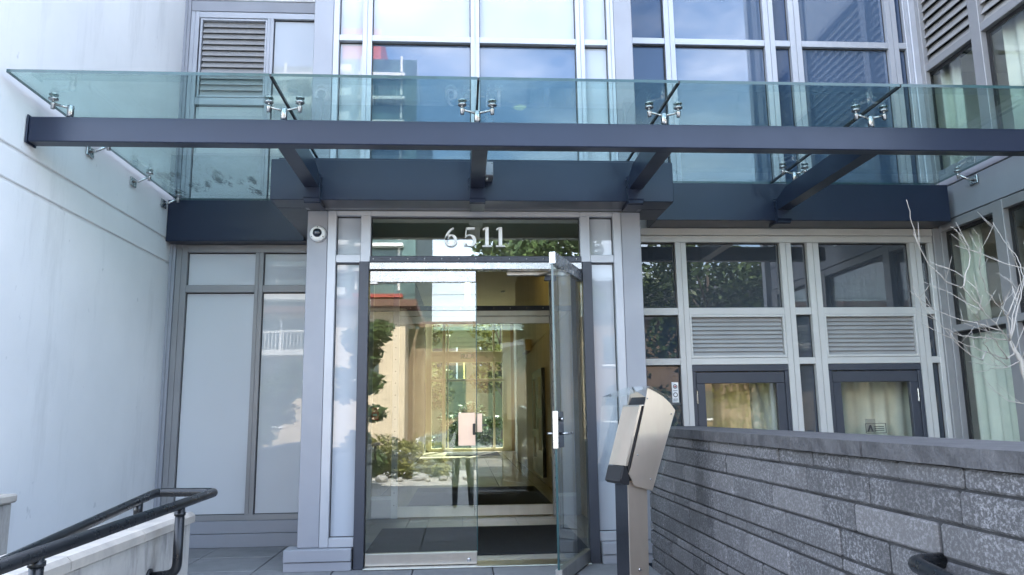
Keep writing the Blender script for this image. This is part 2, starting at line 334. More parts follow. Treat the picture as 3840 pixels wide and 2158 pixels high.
# -- left recess, upper storey
wu = part('window', B, (-2.1, 7.4, 3.3), 'upper panelled window with a louver beside it')
mull(-2.83, -2.772, 7.325, 3.25, 5.42, 'grey_cladding', wu, .09); mull(-2.770, -2.69, 7.345, 3.25, 5.30, 'silver_frame', wu); mull(-2.0, -1.938, 7.345, 3.25, 5.235, 'silver_frame', wu)
tran(-2.69, -1.28, 7.346, 5.235, 5.30, 'silver_frame', wu, name='window_head'); tran(-2.772, -1.28, 7.34, 5.303, 5.42, 'grey_cladding', wu, name='flashing')
tran(-2.69, -2.0, 7.347, 4.29, 4.365, 'silver_frame', wu)
pane(-2.69, -2.0, 7.385, 3.25, 4.29, 'panel_pale', wu); pane(-1.938, -1.28, 7.385, 3.25, 5.235, 'panel_pale', wu)
louver(-2.655, -2.022, 7.35, 4.39, 5.205, 13, B)
box('wall_panel', -2.83, -1.285, 7.33, 7.41, 5.424, 13, 'white_stucco', B, .004)
# -- dark fascias over the recesses and the box over the entrance
box('fascia', -2.826, -1.525, 7.2, 7.335, 2.85, 3.25, 'navy_steel', B, .004); box('fascia_lip', -2.826, -1.29, 7.2, 7.345, 2.842, 2.85, 'navy_steel', B, .001)
box('fascia', -1.52, 1.735, 5.86, 6.10, 2.87, 3.205, 'navy_steel', B, .004)
box('fascia', -1.52, -1.29, 6.104, 7.198, 2.87, 3.205, 'navy_steel', B, .004); box('fascia', 1.52, 1.735, 6.104, 6.448, 2.87, 3.205, 'navy_steel', B, .004)
box('fascia_cap', -1.47, 1.685, 5.90, 6.17, 3.207, 3.232, 'navy_steel', B, .003)
box('soffit', -1.52, 1.735, 6.104, 6.17, 2.9, 3.2, 'navy_soffit', B, 0)
box('fascia', 1.738, 4.50, 6.45, 6.79, 2.872, 3.22, 'navy_steel', B, .004)
# -- entrance bay: columns, plinth
for s in (0, 1):
    def X(a): return a if not s else .24-a
    def bx(nm, a, b, *r, **k): return box(nm, min(X(a), X(b)), max(X(a), X(b)), *r, **k)
    bx('column', -1.285, -1.117, 6.182, 7.4 if not s else 6.8, .165, 2.868, 'grey_cladding', B, bev=.004)
    bx('column', -1.285, -1.117, 6.182, 7.4 if not s else 6.8, 3.235, 13, 'grey_cladding', B, bev=.004)
    bx('plinth', -1.372, -.858, 6.105, 6.30, .072, .163, 'grey_cladding', B, bev=.004); bx('plinth', -1.372, -.858, 6.118, 6.30, .0, .068, 'grey_cladding', B, bev=.003)
box('flashing', -1.33, 1.57, 6.085, 6.18, 2.872, 2.90, 'grey_frame', B, .002)
# -- entrance screen
es = part('entrance_screen', B, (.12, 6.2, 0), 'silver framed glass screen round the entrance doors')
SV = 'silver_frame'
for s in (0, 1):
    def X(a): return a if not s else .24-a
    def sb(nm, a, b, y0, y1, z0, z1, m, bev=.003): return box(nm, min(X(a), X(b)), max(X(a), X(b)), y0, y1, z0, z1, m, es, bev)
    def sp(a, b, y, z0, z1, m): pane(min(X(a), X(b)), max(X(a), X(b)), y, z0, z1, m, es)
    sb('mullion', -1.115, -1.045, 6.172, 6.25, .166, 2.868, SV); sb('mullion', -.843, -.760, 6.172, 6.25, 2.432, 2.826, SV)
    sb('door_jamb', -.848, -.768, 6.150, 6.26, 0, 2.43, 'dark_jamb')
    sb('transom', -1.044, -.844, 6.174, 6.25, 2.427, 2.492, SV); sb('window_head', -1.044, -.762, 6.173, 6.25, 2.826, 2.868, SV); sb('window_sill', -1.044, -.849, 6.173, 6.25, .166, .236, SV)
    sp(-1.045, -.843, 6.225, 2.492, 2.826, 'panel_white'); sp(-1.045, -.849, 6.225, .236, 2.427, 'panel_white')
sb = None
box('window_head', -.761, 1.001, 6.173, 6.25, 2.822, 2.868, SV, es, .003)
pane(-.760, 1.0, 6.215, 2.484, 2.822, 'transom_glass', es)
box('header', -.766, 1.006, 6.165, 6.26, 2.430, 2.478, 'dark_jamb', es, .002)
for i in range(13):
    lathe('rivet', [(.006, 0), (.006, .003), (.003, .005)], (-.735+i*.1415, 6.165, 2.455), 'stainless_bright' if i % 1 == 0 else 'gasket', es, '-y', 8)
    if i < 12: lathe('rivet_hole', [(.004, 0), (.004, .001)], (-.735+(i+.5)*.1415, 6.1645, 2.455), 'gasket', es, '-y', 8)
box('header_plate', -.766, 1.006, 6.158, 6.27, 2.366, 2.424, 'stainless_bright', es, .003)
box('threshold', -.77, 1.01, 6.10, 6.34, .0, .012, 'stainless', B, .004)
# -- closed left leaf
def leaf(x0, x1, y, name, label):
    """patch-rail glass leaf, built closed, hinge side at x0 or x1"""
    d = part(name, B, (x0, y, 0), label)
    box('top_rail', x0, x1, y-.024, y+.024, 2.262, 2.356, 'stainless_bright', d, .003); box('bottom_rail', x0, x1, y-.026, y+.026, .016, .108, 'stainless', d, .003)
    box('pane', x0+.002, x1-.002, y-.006, y+.006, .105, 2.265, 'door_glass', d, 0)
    return d
dl = leaf(-.762, .114, 6.205, 'door', 'closed left leaf of the glass entrance door')
box('pane_edge', .112, .119, 6.197, 6.213, .11, 2.262, 'glass_edge', dl, .001)
box('lock_plate', -.034, .104, 6.183, 6.198, .925, 1.186, 'brass_steel', dl, .002); box('lock_plate', .0, .16, 6.213, 6.226, 1.03, 1.18, 'brass_steel', dl, .002)
box('latch', .082, .104, 6.160, 6.183, 1.01, 1.10, 'black_plastic', dl, .004); tube('lever_handle', fillet([(.10, 6.24, 1.085), (.11, 6.265, 1.085), (.20, 6.27, 1.085)], .02), .009, 'stainless_bright', dl, 10)
lathe('key_cylinder', [(.016, 0), (.016, .004), (.012, .007)], (.05, 6.179, .048), 'stainless_bright', dl, '-y', 16)
box('pivot', -.762, -.70, 6.175, 6.235, 2.245, 2.262, 'stainless', dl, .002)
# -- open right leaf, swung out towards the street about its right edge
dr = part('door', B, (1.0, 6.2, 0), 'open right leaf of the glass entrance door swung outwards')
LW = .865
def lb(nm, u0, u1, v0, v1, z0, z1, m, bev=.003): return box(nm, 1.0-u1, 1.0-u0, 6.2+v0, 6.2+v1, z0, z1, m, dr, bev)
lb('top_rail', 0, LW, -.024, .024, 2.262, 2.352, 'stainless_bright'); lb('bottom_rail', 0, LW, -.026, .026, .016, .108, 'stainless')
lb('pane', .002, LW-.002, -.006, .006, .105, 2.265, 'door_glass', 0); lb('pane_edge', LW-.002, LW+.006, -.008, .008, .105, 2.265, 'glass_edge', .001)
lb('lock_plate', LW-.002, LW+.010, -.020, .020, .925, 1.19, 'stainless_bright', .002)
lb('lock_case', LW-.15, LW-.004, -.018, -.007, .93, 1.185, 'dark_metal_shade', .002); lb('lock_case', LW-.15, LW-.004, .007, .018, .93, 1.185, 'dark_metal_shade', .002)
for s in (-1, 1):
    tube('lever_handle', fillet([(1.0-LW+.04, 6.2+s*.018, 1.03), (1.0-LW+.04, 6.2+s*.075, 1.03), (1.0-LW+.15, 6.2+s*.08, 1.03)], .02), .009, 'stainless_bright', dr, 10)
lathe('key_cylinder', [(.014, 0), (.014, .02), (.01, .024)], (1.0-LW+.05, 6.18, 1.13), 'stainless_bright', dr, '-y', 14)
dr.rotation_euler.z = R(67)
tube('door_closer', [(.62, 6.3, 2.33), (.74, 6.16, 2.335), (.80, 5.93, 2.345)], .010, 'stainless', B, 8)
box('door_closer', .38, .99, 6.275, 6.33, 2.335, 2.365, 'stainless', B, .004); box('door_closer', .70, .80, 6.27, 6.32, 2.29, 2.333, 'dark_jamb', B, .004)
# -- upper storey of the bay
ub = part('window', B, (.12, 6.2, 3.3), 'upper glazing of the entrance bay with two large panes')
for a, b in ((-1.115, -1.066), (-.862, -.782), (.078, .155), (1.014, 1.088), (1.296, 1.355)): mull(a, b, 6.172, 3.235, 6.6, SV, ub, .07)
cols = ((-1.066, -.862, 0), (-.782, .078, 1), (.155, 1.014, 1), (1.088, 1.296, 0))
for a, b, k in cols:
    tran(a, b, 6.174, 4.400, 4.455, SV, ub, .07); tran(a, b, 6.174, 3.235, 3.29, SV, ub, .07, 'window_sill')
    pane(a, b, 6.225, 3.29, 4.400, 'window_blue' if k else 'panel_white', ub); pane(a, b, 6.225, 4.455, 6.6, 'panel_white', ub)
box('wall_panel', -1.116, 1.356, 6.19, 6.3, 6.604, 13, 'white_stucco', B, .004)
# room behind the upper panes with one ceiling downlight
rm = part('room', B, (.12, 7.6, 3.25))
box('room_ceiling', -1.28, 1.5, 6.3, 9.0, 4.62, 4.70, 'plaster', rm, 0); box('room_floor', -1.28, 1.5, 6.3, 9.0, 3.10, 3.22, 'plaster', rm, 0); box('room_wall', -1.28, 1.5, 8.95, 9.0, 3.22, 4.62, 'plaster', rm, 0)
for a in (-1.28, 1.44): box('room_wall', a, a+.06, 6.3, 8.95, 3.22, 4.62, 'plaster', rm, 0)
lathe('downlight', [(.07, 0), (.07, .006), (.055, .006)], (.66, 8.08, 4.612), 'downlight_warm', rm, 'z', 20)
# -- right recess (plane y = 6.8)
LF = 'light_frame'
XS = [(1.52, 1.985, 'n'), (2.085, 2.99, 'w'), (3.094, 3.25, 'n'), (3.363, 4.257, 'w'), (4.364, 4.446, 'n')]
rw = part('window', B, (3.0, 6.8, 0), 'light framed window wall of blue panes above two patio doors')
ru = part('window', B, (3.0, 6.8, 3.25), 'tall upper window wall of deep blue panes')
for a, b in ((1.985, 2.085), (2.99, 3.094), (3.25, 3.363), (4.257, 4.364), (4.446, 4.49)):
    mull(a, b, 6.745, -.5, 2.735, LF, rw, .07); mull(a, b, 6.745, 3.222, 9, SV, ru, .07)
for i, (a, b, k) in enumerate(XS):
    tran(a, b, 6.748, 2.050, 2.117, LF, rw); tran(a, b, 6.748, 1.592, 1.652, LF, rw)
    pane(a, b, 6.795, 2.117, 2.735, 'window_deep', rw)
    if k == 'n': pane(a, b, 6.795, 1.652, 2.05, 'panel_dark', rw); pane(a, b, 6.795, -.3, 1.592, 'panel_dark', rw)
    else: louver(a+.022, b-.022, 6.752, 1.675, 2.03, 9, B, LF)
    tran(a, b, 6.748, 4.727, 4.79, SV, ru); pane(a, b, 6.795, 3.24, 4.727, 'panel_blue' if k == 'n' else 'window_blue', ru); pane(a, b, 6.795, 4.79, 9, 'panel_blue' if k == 'n' else 'window_blue', ru)
tran(1.52, 4.49, 6.744, 2.737, 2.80, LF, rw, name='window_head'); tran(1.52, 4.49, 6.735, 2.803, 2.87, 'light_frame', rw, name='flashing')
for i, (a, b) in enumerate(((2.085, 2.99), (3.363, 4.257))):
    d = part('door', B, (a, 6.8, -.5), ('dark framed patio door behind the brick wall, nearer the entrance', 'dark framed patio door with a small sticker on its glass')[i])
    box('door_frame', a+.001, b-.001, 6.752, 6.80, 1.532, 1.590, 'dark_jamb', d, .003)
    for q in (a+.001, b-.036): box('door_frame', q, q+.035, 6.752, 6.80, -.5, 1.531, 'dark_jamb', d, .003)
    l, r, t, g = a+.040, b-.040, 1.524, .078
    box('top_rail', l, r, 6.762, 6.81, t-.1, t, 'dark_jamb', d, .003)
    for q in (l, r-g): box('stile', q, q+g, 6.762, 6.81, -.48, t-.101, 'dark_jamb', d, .003)
    box('pane', l+g, r-g, 6.792, 6.800, -.4, t-.101, 'window_green', d, 0)
    q = a+.03 if i == 0 else b-.06
    for z in (1.30,): box('hinge', q, q+.014, 6.742, 6.762, z-.06, z+.06, 'stainless_bright', d, .003)
# rooms behind the right recess
rr = part('room', B, (3, 8, -.5))
box('room_floor', 1.5, 4.6, 6.86, 9.6, -.6, -.5, 'plaster_tan', rr, 0); box('room_wall', 1.5, 4.6, 9.5, 9.6, -.5, 2.9, 'plaster_tan', rr, 0); box('room_ceiling', 1.5, 4.6, 6.86, 9.6, 2.9, 3.0, 'plaster', rr, 0)
box('room_wall', 1.75, 1.8, 6.86, 9.5, -.5, 2.9, 'plaster_tan', rr, 0); box('room_wall', 4.52, 4.575, 6.86, 9.5, -.5, 2.9, 'plaster_tan', rr, 0); box('room_wall', 3.15, 3.2, 6.86, 9.5, -.5, 2.9, 'plaster_tan', rr, 0)
box('room_wall', 1.52, 4.575, 8.6, 8.7, 3.0, 9, 'plaster_dark', rr, 0)
# -- right flank (plane x = 4.58) coming forward
fr = part('window', B, (4.58, 5.5, 0), 'large green tinted side window behind the bare tree')
fu = part('window', B, (4.58, 5.5, 3.2), 'upper side window under slanting louvers')
GF = 'grey_frame'
def fbox(nm, y0, y1, z0, z1, m, par, x0=4.56, x1=4.64, bev=.003): return box(nm, x0, x1, y0, y1, z0, z1, m, par, bev)
def fpane(y0, y1, z0, z1, m, par):
    fbox('pane', y0+.006, y1-.006, z0+.006, z1-.006, m, par, 4.615, 4.627, 0)
    for a in ((y0-.01, y1+.01, z1-.03, z1+.005), (y0-.01, y1+.01, z0-.01, z0+.007), (y0-.01, y0+.018, z0, z1), (y1-.03, y1+.01, z0, z1)): fbox('gasket', a[0], a[1], a[2], a[3], 'gasket', par, 4.608, 4.635, 0)
box('corner_post', 4.49, 4.585, 6.72, 6.86, -.5, 2.87, GF, B, .004); box('corner_post', 4.49, 4.585, 6.72, 6.86, 3.222, 9, SV, B, .004); box('corner_post', 4.55, 4.60, 6.66, 6.719, 3.0, 9, GF, B, .003)
bays = ((5.995, 6.70), (4.55, 5.87), (3.1, 4.42))
for i, (a, b) in enumerate(bays):
    fpane(a, b, 1.935, 2.83, 'window_green', fr); fpane(a, b, -.3, 1.868, 'window_green', fr); fbox('transom', a-.01, b+.01, 1.87, 1.933, GF, fr)
    fbox('window_head', a-.002, b+.002, 2.83, 2.915, GF, fr)
    fpane(a, b, 3.42, 4.44, 'window_green', fu); fbox('transom', a, b, 4.44, 4.515, GF, fu)
    lv = part('louver', B, (4.58, (a+b)/2, 4.52))
    fbox('backing', a, b, 4.52, 7.3, 'louver_void', lv, 4.66, 4.67, 0)
    n = 26; h = .094
    for q in range(14):
        zc = 4.56+h*q; s = fbox('slat', a+.004, b-.004, zc-.058, zc+.058, 'louver_metal', lv, 4.606, 4.613, .001); s.rotation_euler.y = R(26)
    fbox('louver_frame', a, b, 5.87, 5.95, GF, lv); fbox('wall_panel', a, b, 5.955, 13, 'white_stucco', B, 4.58, 4.7)
for a, b in ((6.70, 6.74), (5.87, 5.995), (4.42, 4.55), (2.9, 3.1)): fbox('mullion', a, b, -.5, 2.915, GF, fr, 4.555); fbox('mullion', a, b, 3.42, 13, GF, fu, 4.555)
fbox('spandrel', 2.9, 6.715, 2.93, 3.235, 'grey_cladding', B, 4.572, 4.66); fbox('spandrel', 2.9, 6.715, 3.243, 3.415, 'grey_cladding', B, 4.566, 4.66)
box('room_wall', 4.75, 4.8, 2.9, 6.85, 4.5, 9, 'plaster_dark', rr, 0)
fl = part('room', B, (6.5, 5, -.5))
box('room_wall', 6.6, 6.7, 2.7, 6.9, -.5, 5, 'plaster', fl, 0); box('room_floor', 4.64, 6.6, 2.7, 6.9, -.6, -.5, 'plaster', fl, 0); box('room_ceiling', 4.66, 6.6, 2.7, 6.9, 2.93, 3.2, 'plaster', fl, 0); box('room_wall', 4.66, 6.6, 6.87, 6.95, -.5, 5.4, 'plaster', fl, 0); box('room_ceiling', 4.8, 6.6, 2.7, 6.9, 4.55, 4.65, 'plaster', fl, 0)
box('end_wall', 4.56, 7.5, 2.6, 2.72, -.6, 13, 'white_stucco', B, 0)
# -- unseen mass of storeys, roof and wings, added to block the sun behind
box('unseen_storeys', -6.5, 7.5, 8.75, 24.0, 4.86, 13, 'white_stucco', B, 0); box('roof', -6.5, 7.5, 6.35, 8.74, 12.8, 13, 'plaster_dark', B, 0)
box('unseen_storeys', 4.85, 7.5, 2.74, 8.74, 5.45, 13, 'white_stucco', B, 0)
box('party_wall', -6.5, -2.0, 7.52, 24.0, -.6, 4.85, 'plaster_dark', B, 0); box('party_wall', 4.7, 7.5, 7.0, 24.0, -.6, 4.84, 'plaster_dark', B, 0); box('party_wall', 1.85, 4.69, 9.62, 24.0, -.6, 4.84, 'plaster_dark', B, 0)
# ================================================================ lobby seen through the doors
lf = part('lobby_floor', B, (.2, 15, 0)); box('screed', -1.2, 1.43, 6.34, 25.1, -.3, -.016, 'joint_sand', lf, 0)
for i in range(5):
    for j in range(16):
        x0 = -1.2+i*.6; y0 = 6.345+j*1.17
        box('tile', x0+.002, min(x0+.598, 1.43 if j < 11 else 1.79), y0+.002, y0+1.166, -.016, 0, 'lobby_tile', lf, .001)
lw = part('lobby_wall', B, (1.42, 14, 0), 'oak panelled lobby wall')
y = 6.36; k = 0
while y < 19.6:
    w = .30 if k % 3 else .42
    if 12.7 < y+w/2 < 14.7: pass
    x = 1.40 if y > 9.2 else 1.385
    box('panel', x, x+.03, y+.003, y+w-.003, .10, 2.495, 'oak_panel', lw, .002); box('panel', x, x+.03, y+.003, y+w-.003, 2.505, 2.94 if y+w < 9.0 else 4.6, 'oak_panel', lw, .002)
    y += w; k += 1
box('skirting', 1.41, 1.44, 6.36, 19.7, 0, .098, 'oak_panel', lw, 0); box('backing', 1.432, 1.5, 6.36, 19.7, 0, 4.84, 'dark_oak', lw, 0)
box('soffit_box', 1.28, 1.42, 15.3, 16.3, 2.45, 2.68, 'oak_panel', lw, .003)
box('backing', 1.7, 1.8, 19.72, 25, 0, 4.84, 'plaster', lw, 0)
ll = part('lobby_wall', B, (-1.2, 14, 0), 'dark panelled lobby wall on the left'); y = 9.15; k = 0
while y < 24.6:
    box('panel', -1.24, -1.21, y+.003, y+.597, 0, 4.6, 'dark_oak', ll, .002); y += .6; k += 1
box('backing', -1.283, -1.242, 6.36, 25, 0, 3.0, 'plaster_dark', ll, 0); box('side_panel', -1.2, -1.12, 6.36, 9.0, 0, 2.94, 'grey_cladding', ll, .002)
lc = part('lobby_ceiling', B, (.1, 15, 4.6)); box('ceiling_board', -1.4, 1.8, 9.02, 25.0, 4.62, 4.7, 'ceiling_paint', lc, 0); box('ceiling_board', -1.3, 1.5, 6.28, 9.0, 2.95, 3.05, 'ceiling_paint', lc, 0)
box('vent_slot', .62, .70, 10.4, 14.5, 4.612, 4.622, 'gasket', lc, 0)
lathe('smoke_detector', [(.06, -.04), (.06, 0)], (1.15, 21, 4.62), 'white_plastic', lc, 'z', 14)
# inner doors of the vestibule
ins = part('inner_screen', B, (.12, 9.05, 0), 'second pair of glass doors inside the vestibule')
for a, b in ((-1.12, -1.06), (-.825, -.752), (1.058, 1.115), (1.33, 1.385)): box('mullion', a, b, 9.02, 9.09, 0, 2.94, SV, ins, .003)
for x in (-.79, 1.087):
    for i in range(16): lathe('rivet', [(.006, 0), (.006, .003)], (x, 9.02, .15+i*.14), 'gasket', ins, '-y', 8)
box('header', -.751, 1.057, 9.01, 9.09, 2.412, 2.470, 'dark_jamb', ins, .002)
for i in range(9): lathe('rivet', [(.007, 0), (.007, .003)], (-.62+i*.2, 9.01, 2.44), 'stainless_bright', ins, '-y', 8)
box('header_plate', -.751, 1.057, 9.0, 9.09, 2.345, 2.408, 'stainless', ins, .002); box('pane', -.75, 1.056, 9.045, 9.055, 2.472, 2.94, 'clear_glass', ins, 0)
for a, b in ((-1.06, -.826), (1.116, 1.33)):
    box('pane', a, b, 9.045, 9.055, .25, 2.94, 'clear_glass', ins, 0); box('window_sill', a, b, 9.02, 9.09, .213, .25, SV, ins, .002); box('base_panel', a, b, 9.03, 9.08, 0, .212, 'grey_cladding', ins, .002); box('transom', a, b, 9.02, 9.09, 2.41, 2.47, SV, ins, .002)
for a, b in ((-.75, .135), (.145, 1.055)):
    box('top_rail', a, b, 9.03, 9.075, 2.255, 2.342, 'stainless', ins, .002); box('bottom_rail', a, b, 9.03, 9.075, .014, .13, 'stainless', ins, .002); box('pane', a+.002, b-.002, 9.047, 9.058, .131, 2.254, 'clear_glass', ins, 0)
# rear glazing to the garden court
rg = part('rear_glazing', B, (.15, 25, 0), 'cream framed rear glazing onto a sunlit court')
for a, b in ((-1.2, -1.0), (-.66, -.55), (-.50, -.45), (1.0, 1.07), (1.32, 1.60)): box('mullion', a, b, 24.9, 25.05, 0, 4.62, 'cream_frame', rg, .004)
for z0, z1 in ((2.88, 3.24), (2.25, 2.33), (0, .1), (4.45, 4.62)): box('transom', -1.0, 1.32, 24.92, 25.04, z0, z1, 'cream_frame', rg, .004)
for z0, z1 in ((.1, 2.25), (2.33, 2.88), (3.24, 4.45)): box('pane', -1.0, 1.32, 24.97, 24.98, z0, z1, 'clear_glass', rg, 0)
box('wall_panel', 1.6, 1.8, 24.9, 25.05, 0, 4.62, 'oak_panel', rg, 0)
# things standing or hanging in the lobby
def tag(o, l, c, g=None): o['label'] = l; o['category'] = c; (g and o.__setitem__('group', g)); return o
tag(box('door_mat', -.84, 1.10, 6.62, 8.22, .0, .012, 'mat_fibre', None, .005), 'dark entrance mat just inside the outer glass doors', 'mat')
tag(box('door_mat', -.72, 1.17, 9.7, 12.6, .0, .012, 'mat_fibre', None, .005), 'dark mat on the tiles beyond the inner glass doors', 'mat')
tag(box('door_mat', -.5, 1.1, 22.2, 24.4, .0, .012, 'mat_fibre', None, .005), 'small far mat at the rear glazing of the lobby', 'mat')
t = thing('pendant_light', (.085, 12, 2.92), 'vertical yellow light strip hanging inside the lobby', 'light'); box('light_tube', .05, .12, 11.98, 12.02, 2.92, 4.3, 'led_yellow', t, .004); box('end_cap', .045, .125, 11.975, 12.025, 4.3, 4.62, 'dark_jamb', t, .002)
t = thing('notice_case', (1.36, 13.7, .12), 'black framed case with painted white reflections on the oak lobby wall', 'notice case')
box('frame', 1.34, 1.40, 12.8, 14.6, .12, 1.95, 'black_plastic', t, .004)
for i, (a, b, z0, z1) in enumerate(((12.95, 13.35, 1.25, 1.8), (12.95, 13.35, .55, 1.1), (13.95, 14.4, .9, 1.8), (13.95, 14.4, .4, .75))): box('sheet', 1.334, 1.339, a, b, z0, z1, 'white_paint', t, 0)  # white plates paint the reflections on the dark glass
t = thing('exit_sign', (.16, 24.86, 3.0), 'small green exit sign above the rear glazing', 'sign'); box('plate', -.06, .38, 24.86, 24.899, 3.0, 3.17, 'green_sign', t, .003)
box('door_symbol', .17, .27, 24.85, 24.859, 3.02, 3.15, 'white_paint', t, 0)
poly('figure_symbol', [(.06, 24.853, 3.02), (.09, 24.853, 3.02), (.12, 24.853, 3.07), (.15, 24.853, 3.03), (.165, 24.853, 3.04), (.13, 24.853, 3.10), (.15, 24.853, 3.12), (.11, 24.853, 3.15), (.07, 24.853, 3.11), (.10, 24.853, 3.09)], [list(range(10))], 'white_paint', t)
t = thing('fire_alarm_pull', (-.95, 8.99, 1.17), 'small red fire alarm pull station beside the inner doors', 'alarm'); box('housing', -1.06, -.98, 8.985, 9.02, 1.12, 1.27, 'red_paint', t, .006); box('pull_bar', -1.045, -.995, 8.972, 8.985, 1.17, 1.195, 'white_paint', t, .002)
# court behind the lobby
sheet('court', -12, 12, 25.1, 44, -.05, 'court_paving')
t = thing('garden_building', (0, 36, -.05), 'pale clapboard building across the rear court', 'building')
box('wall', -10, 12, 36, 40, -.05, 8.2, 'siding_white', t, 0); box('roof', -10.3, 12.3, 35.6, 40.3, 8.2, 8.5, 'roof_trim', t, 0)
for i in range(24): box('siding_board', -3, 3.6, 35.97, 36, .2+i*.2, .385+i*.2, 'siding_white', t, .004)
for x in (-1.6, .9):
    w = box('window', x, x+1.3, 35.95, 35.975, 2.9, 4.3, 'dark_window', t, 0); box('frame', x-.08, x, 35.93, 35.98, 2.85, 4.35, 'white_paint', w, 0); box('frame', x+1.3, x+1.38, 35.93, 35.98, 2.85, 4.35, 'white_paint', w, 0)
def leaves(name, blobs, n, size, m, parent, seed=1, flat=.6, **k):
    rnd = random.Random(seed); v = []; f = []
    tot = sum(b[3]*b[4]*b[5] for b in blobs)
    for (cx, cy, cz, rx, ry, rz) in blobs:
        for _ in range(int(n*rx*ry*rz/tot)):
            d = Vector((rnd.gauss(0, 1), rnd.gauss(0, 1), rnd.gauss(0, 1))).normalized(); q = rnd.random()**.45
            p = Vector((cx+d.x*rx*q, cy+d.y*ry*q, cz+d.z*rz*q))
            a = Vector((rnd.gauss(0, 1), rnd.gauss(0, 1), rnd.gauss(0, .6))).normalized(); b = a.cross(Vector((rnd.gauss(0, 1), rnd.gauss(0, 1), rnd.gauss(0, 1)))).normalized()
            s = size*rnd.uniform(.6, 1.4); i = len(v)
            v += [p-a*s, p+b*s*.45, p+a*s, p-b*s*.45]; f.append([i, i+1, i+2, i+3])
    return poly(name, v, f, m, parent, **k)
def blobtree(name, x, y, z, h, r, label, cat, m='leaf_green', n=5000, size=.11, seed=1, trunk=.12, low=.35, group=None):
    t = thing(name, (x, y, z), label, cat, group); rnd = random.Random(seed); bl = []
    tube('trunk', [(x, y, z), (x+.08, y, z+h*low), (x-.05, y+.05, z+h*.6), (x, y, z+h*.9)], [trunk, trunk*.8, trunk*.5, trunk*.15], 'bark_brown', t, 9)
    for i in range(11):
        a = rnd.uniform(0, 6.28); q = rnd.uniform(.2, .75)*r; zz = z+h*rnd.uniform(low+.08, .92); s = r*rnd.uniform(.28, .5)
        bl.append((x+math.cos(a)*q, y+math.sin(a)*q, zz, s, s, s*.7))
        tube('limb', [(x, y, z+(zz-z)*.75), (x+math.cos(a)*q*.6, y+math.sin(a)*q*.6, zz-.1)], [trunk*.35, trunk*.1], 'bark_brown', t, 6)
    leaves('crown', bl, n, size, m, t, seed); return t
for i, (x, y, s) in enumerate(((-.7, 27.5, .9), (.25, 28.2, 1.25), (1.0, 27.2, .8))):
    blobtree('court_shrub', x, y, -.05, 1.5*s, .8*s, ('left green shrub in the court behind the rear glazing', 'tallest green shrub in the court behind the rear glazing', 'right green shrub in the court behind the rear glazing')[i], 'shrub', 'leaf_green', 1500, .08, 40+i, .04, .1, 'court shrubs')

for i, (x, y) in enumerate(((-1.6, 32.0), (1.7, 32.6))):
    blobtree('court_tree', x, y, -.05, 7.0, 1.9, ('left leafy tree in the rear court beyond the lobby', 'right leafy tree in the rear court beyond the lobby')[i], 'tree', 'leaf_olive', 3000, .13, 60+i, .1, .2, 'court trees')
# ================================================================ glass canopy
C = thing('entrance_canopy', (.9, 4.9, 2.95), 'dark steel canopy with green tinted glass panels over the entrance', 'canopy')
GL = 3.272
def beam(name, pts, *a): return prism(name, pts, *a)
box('front_beam', -2.812, 4.40, 4.835, 4.935, 2.955, 3.125, 'navy_steel', C, .006); box('end_plate', -2.822, -2.812, 4.825, 4.945, 2.945, 3.135, 'navy_steel', C, .002)
for x in (-1.182, .122, 1.405):
    prism('arm', [(4.936, 2.957), (5.80, 2.957), (5.80, 3.06), (5.62, 3.118), (4.936, 3.118)], 'x', x-.055, x+.055, 'navy_steel', C)
    prism('bracket', [(5.79, 2.955), (5.79, 2.875), (5.83, 2.835), (5.858, 2.835), (5.858, 3.07), (5.805, 3.07), (5.805, 2.955)], 'x', x-.063, x+.063, 'navy_steel', C)
    box('bracket_foot', x-.06, x+.06, 5.80, 6.08, 2.84, 2.868, 'navy_steel', C, .002)
    for z in (2.985, 3.045):
        for s in (-1, 1): lathe('bolt', [(.011, 0), (.011, .007), (.006, .009)], (x+s*.064, 5.832, z), 'navy_steel', C, 'x' if s > 0 else '-x', 6)
x = 2.895
for z in (2.985, 3.045):
    for s in (-1, 1): lathe('bolt', [(.011, 0), (.011, .007), (.006, .009)], (x+s*.064, 6.425, z), 'navy_steel', C, 'x' if s > 0 else '-x', 6)
prism('arm', [(4.936, 2.957), (6.40, 2.957), (6.40, 3.06), (6.20, 3.118), (4.936, 3.118)], 'x', x-.055, x+.055, 'navy_steel', C)
prism('bracket', [(6.38, 2.955), (6.38, 2.875), (6.42, 2.835), (6.448, 2.835), (6.448, 3.07), (6.405, 3.07), (6.405, 2.955)], 'x', x-.063, x+.063, 'navy_steel', C); box('bracket_foot', x-.06, x+.06, 6.40, 6.6, 2.842, 2.870, 'navy_steel', C, .002)
XG = [-2.785, -1.195, .105, 1.405, 2.895, 4.505]; YB = [7.28, None, None, 6.62, 6.62]
def glass_panel(x0, x1, y0, y1):
    """laminated sheet: clear faces, green cut edges"""
    z0, z1 = GL, GL+.02; v = [(x0, y0, z0), (x1, y0, z0), (x1, y1, z0), (x0, y1, z0), (x0, y0, z1), (x1, y0, z1), (x1, y1, z1), (x0, y1, z1)]
    f = [[3, 2, 1, 0], [4, 5, 6, 7], [0, 1, 5, 4], [1, 2, 6, 5], [2, 3, 7, 6], [3, 0, 4, 7]]
    o = poly('glass_panel', v, f, ['canopy_glass', 'glass_edge'], C)
    for i, p in enumerate(o.data.polygons): p.material_index = 0 if i < 2 else 1
for i in range(5):
    yb = YB[i] or 6.12
    glass_panel(XG[i]+.006, XG[i+1]-.006, 4.50, yb)
for i in range(1, 5): box('silicone_joint', XG[i]-.007, XG[i]+.007, 4.505, (6.12 if i < 4 else 6.62)-.005, GL-.001, GL+.019, 'gasket', C, 0)
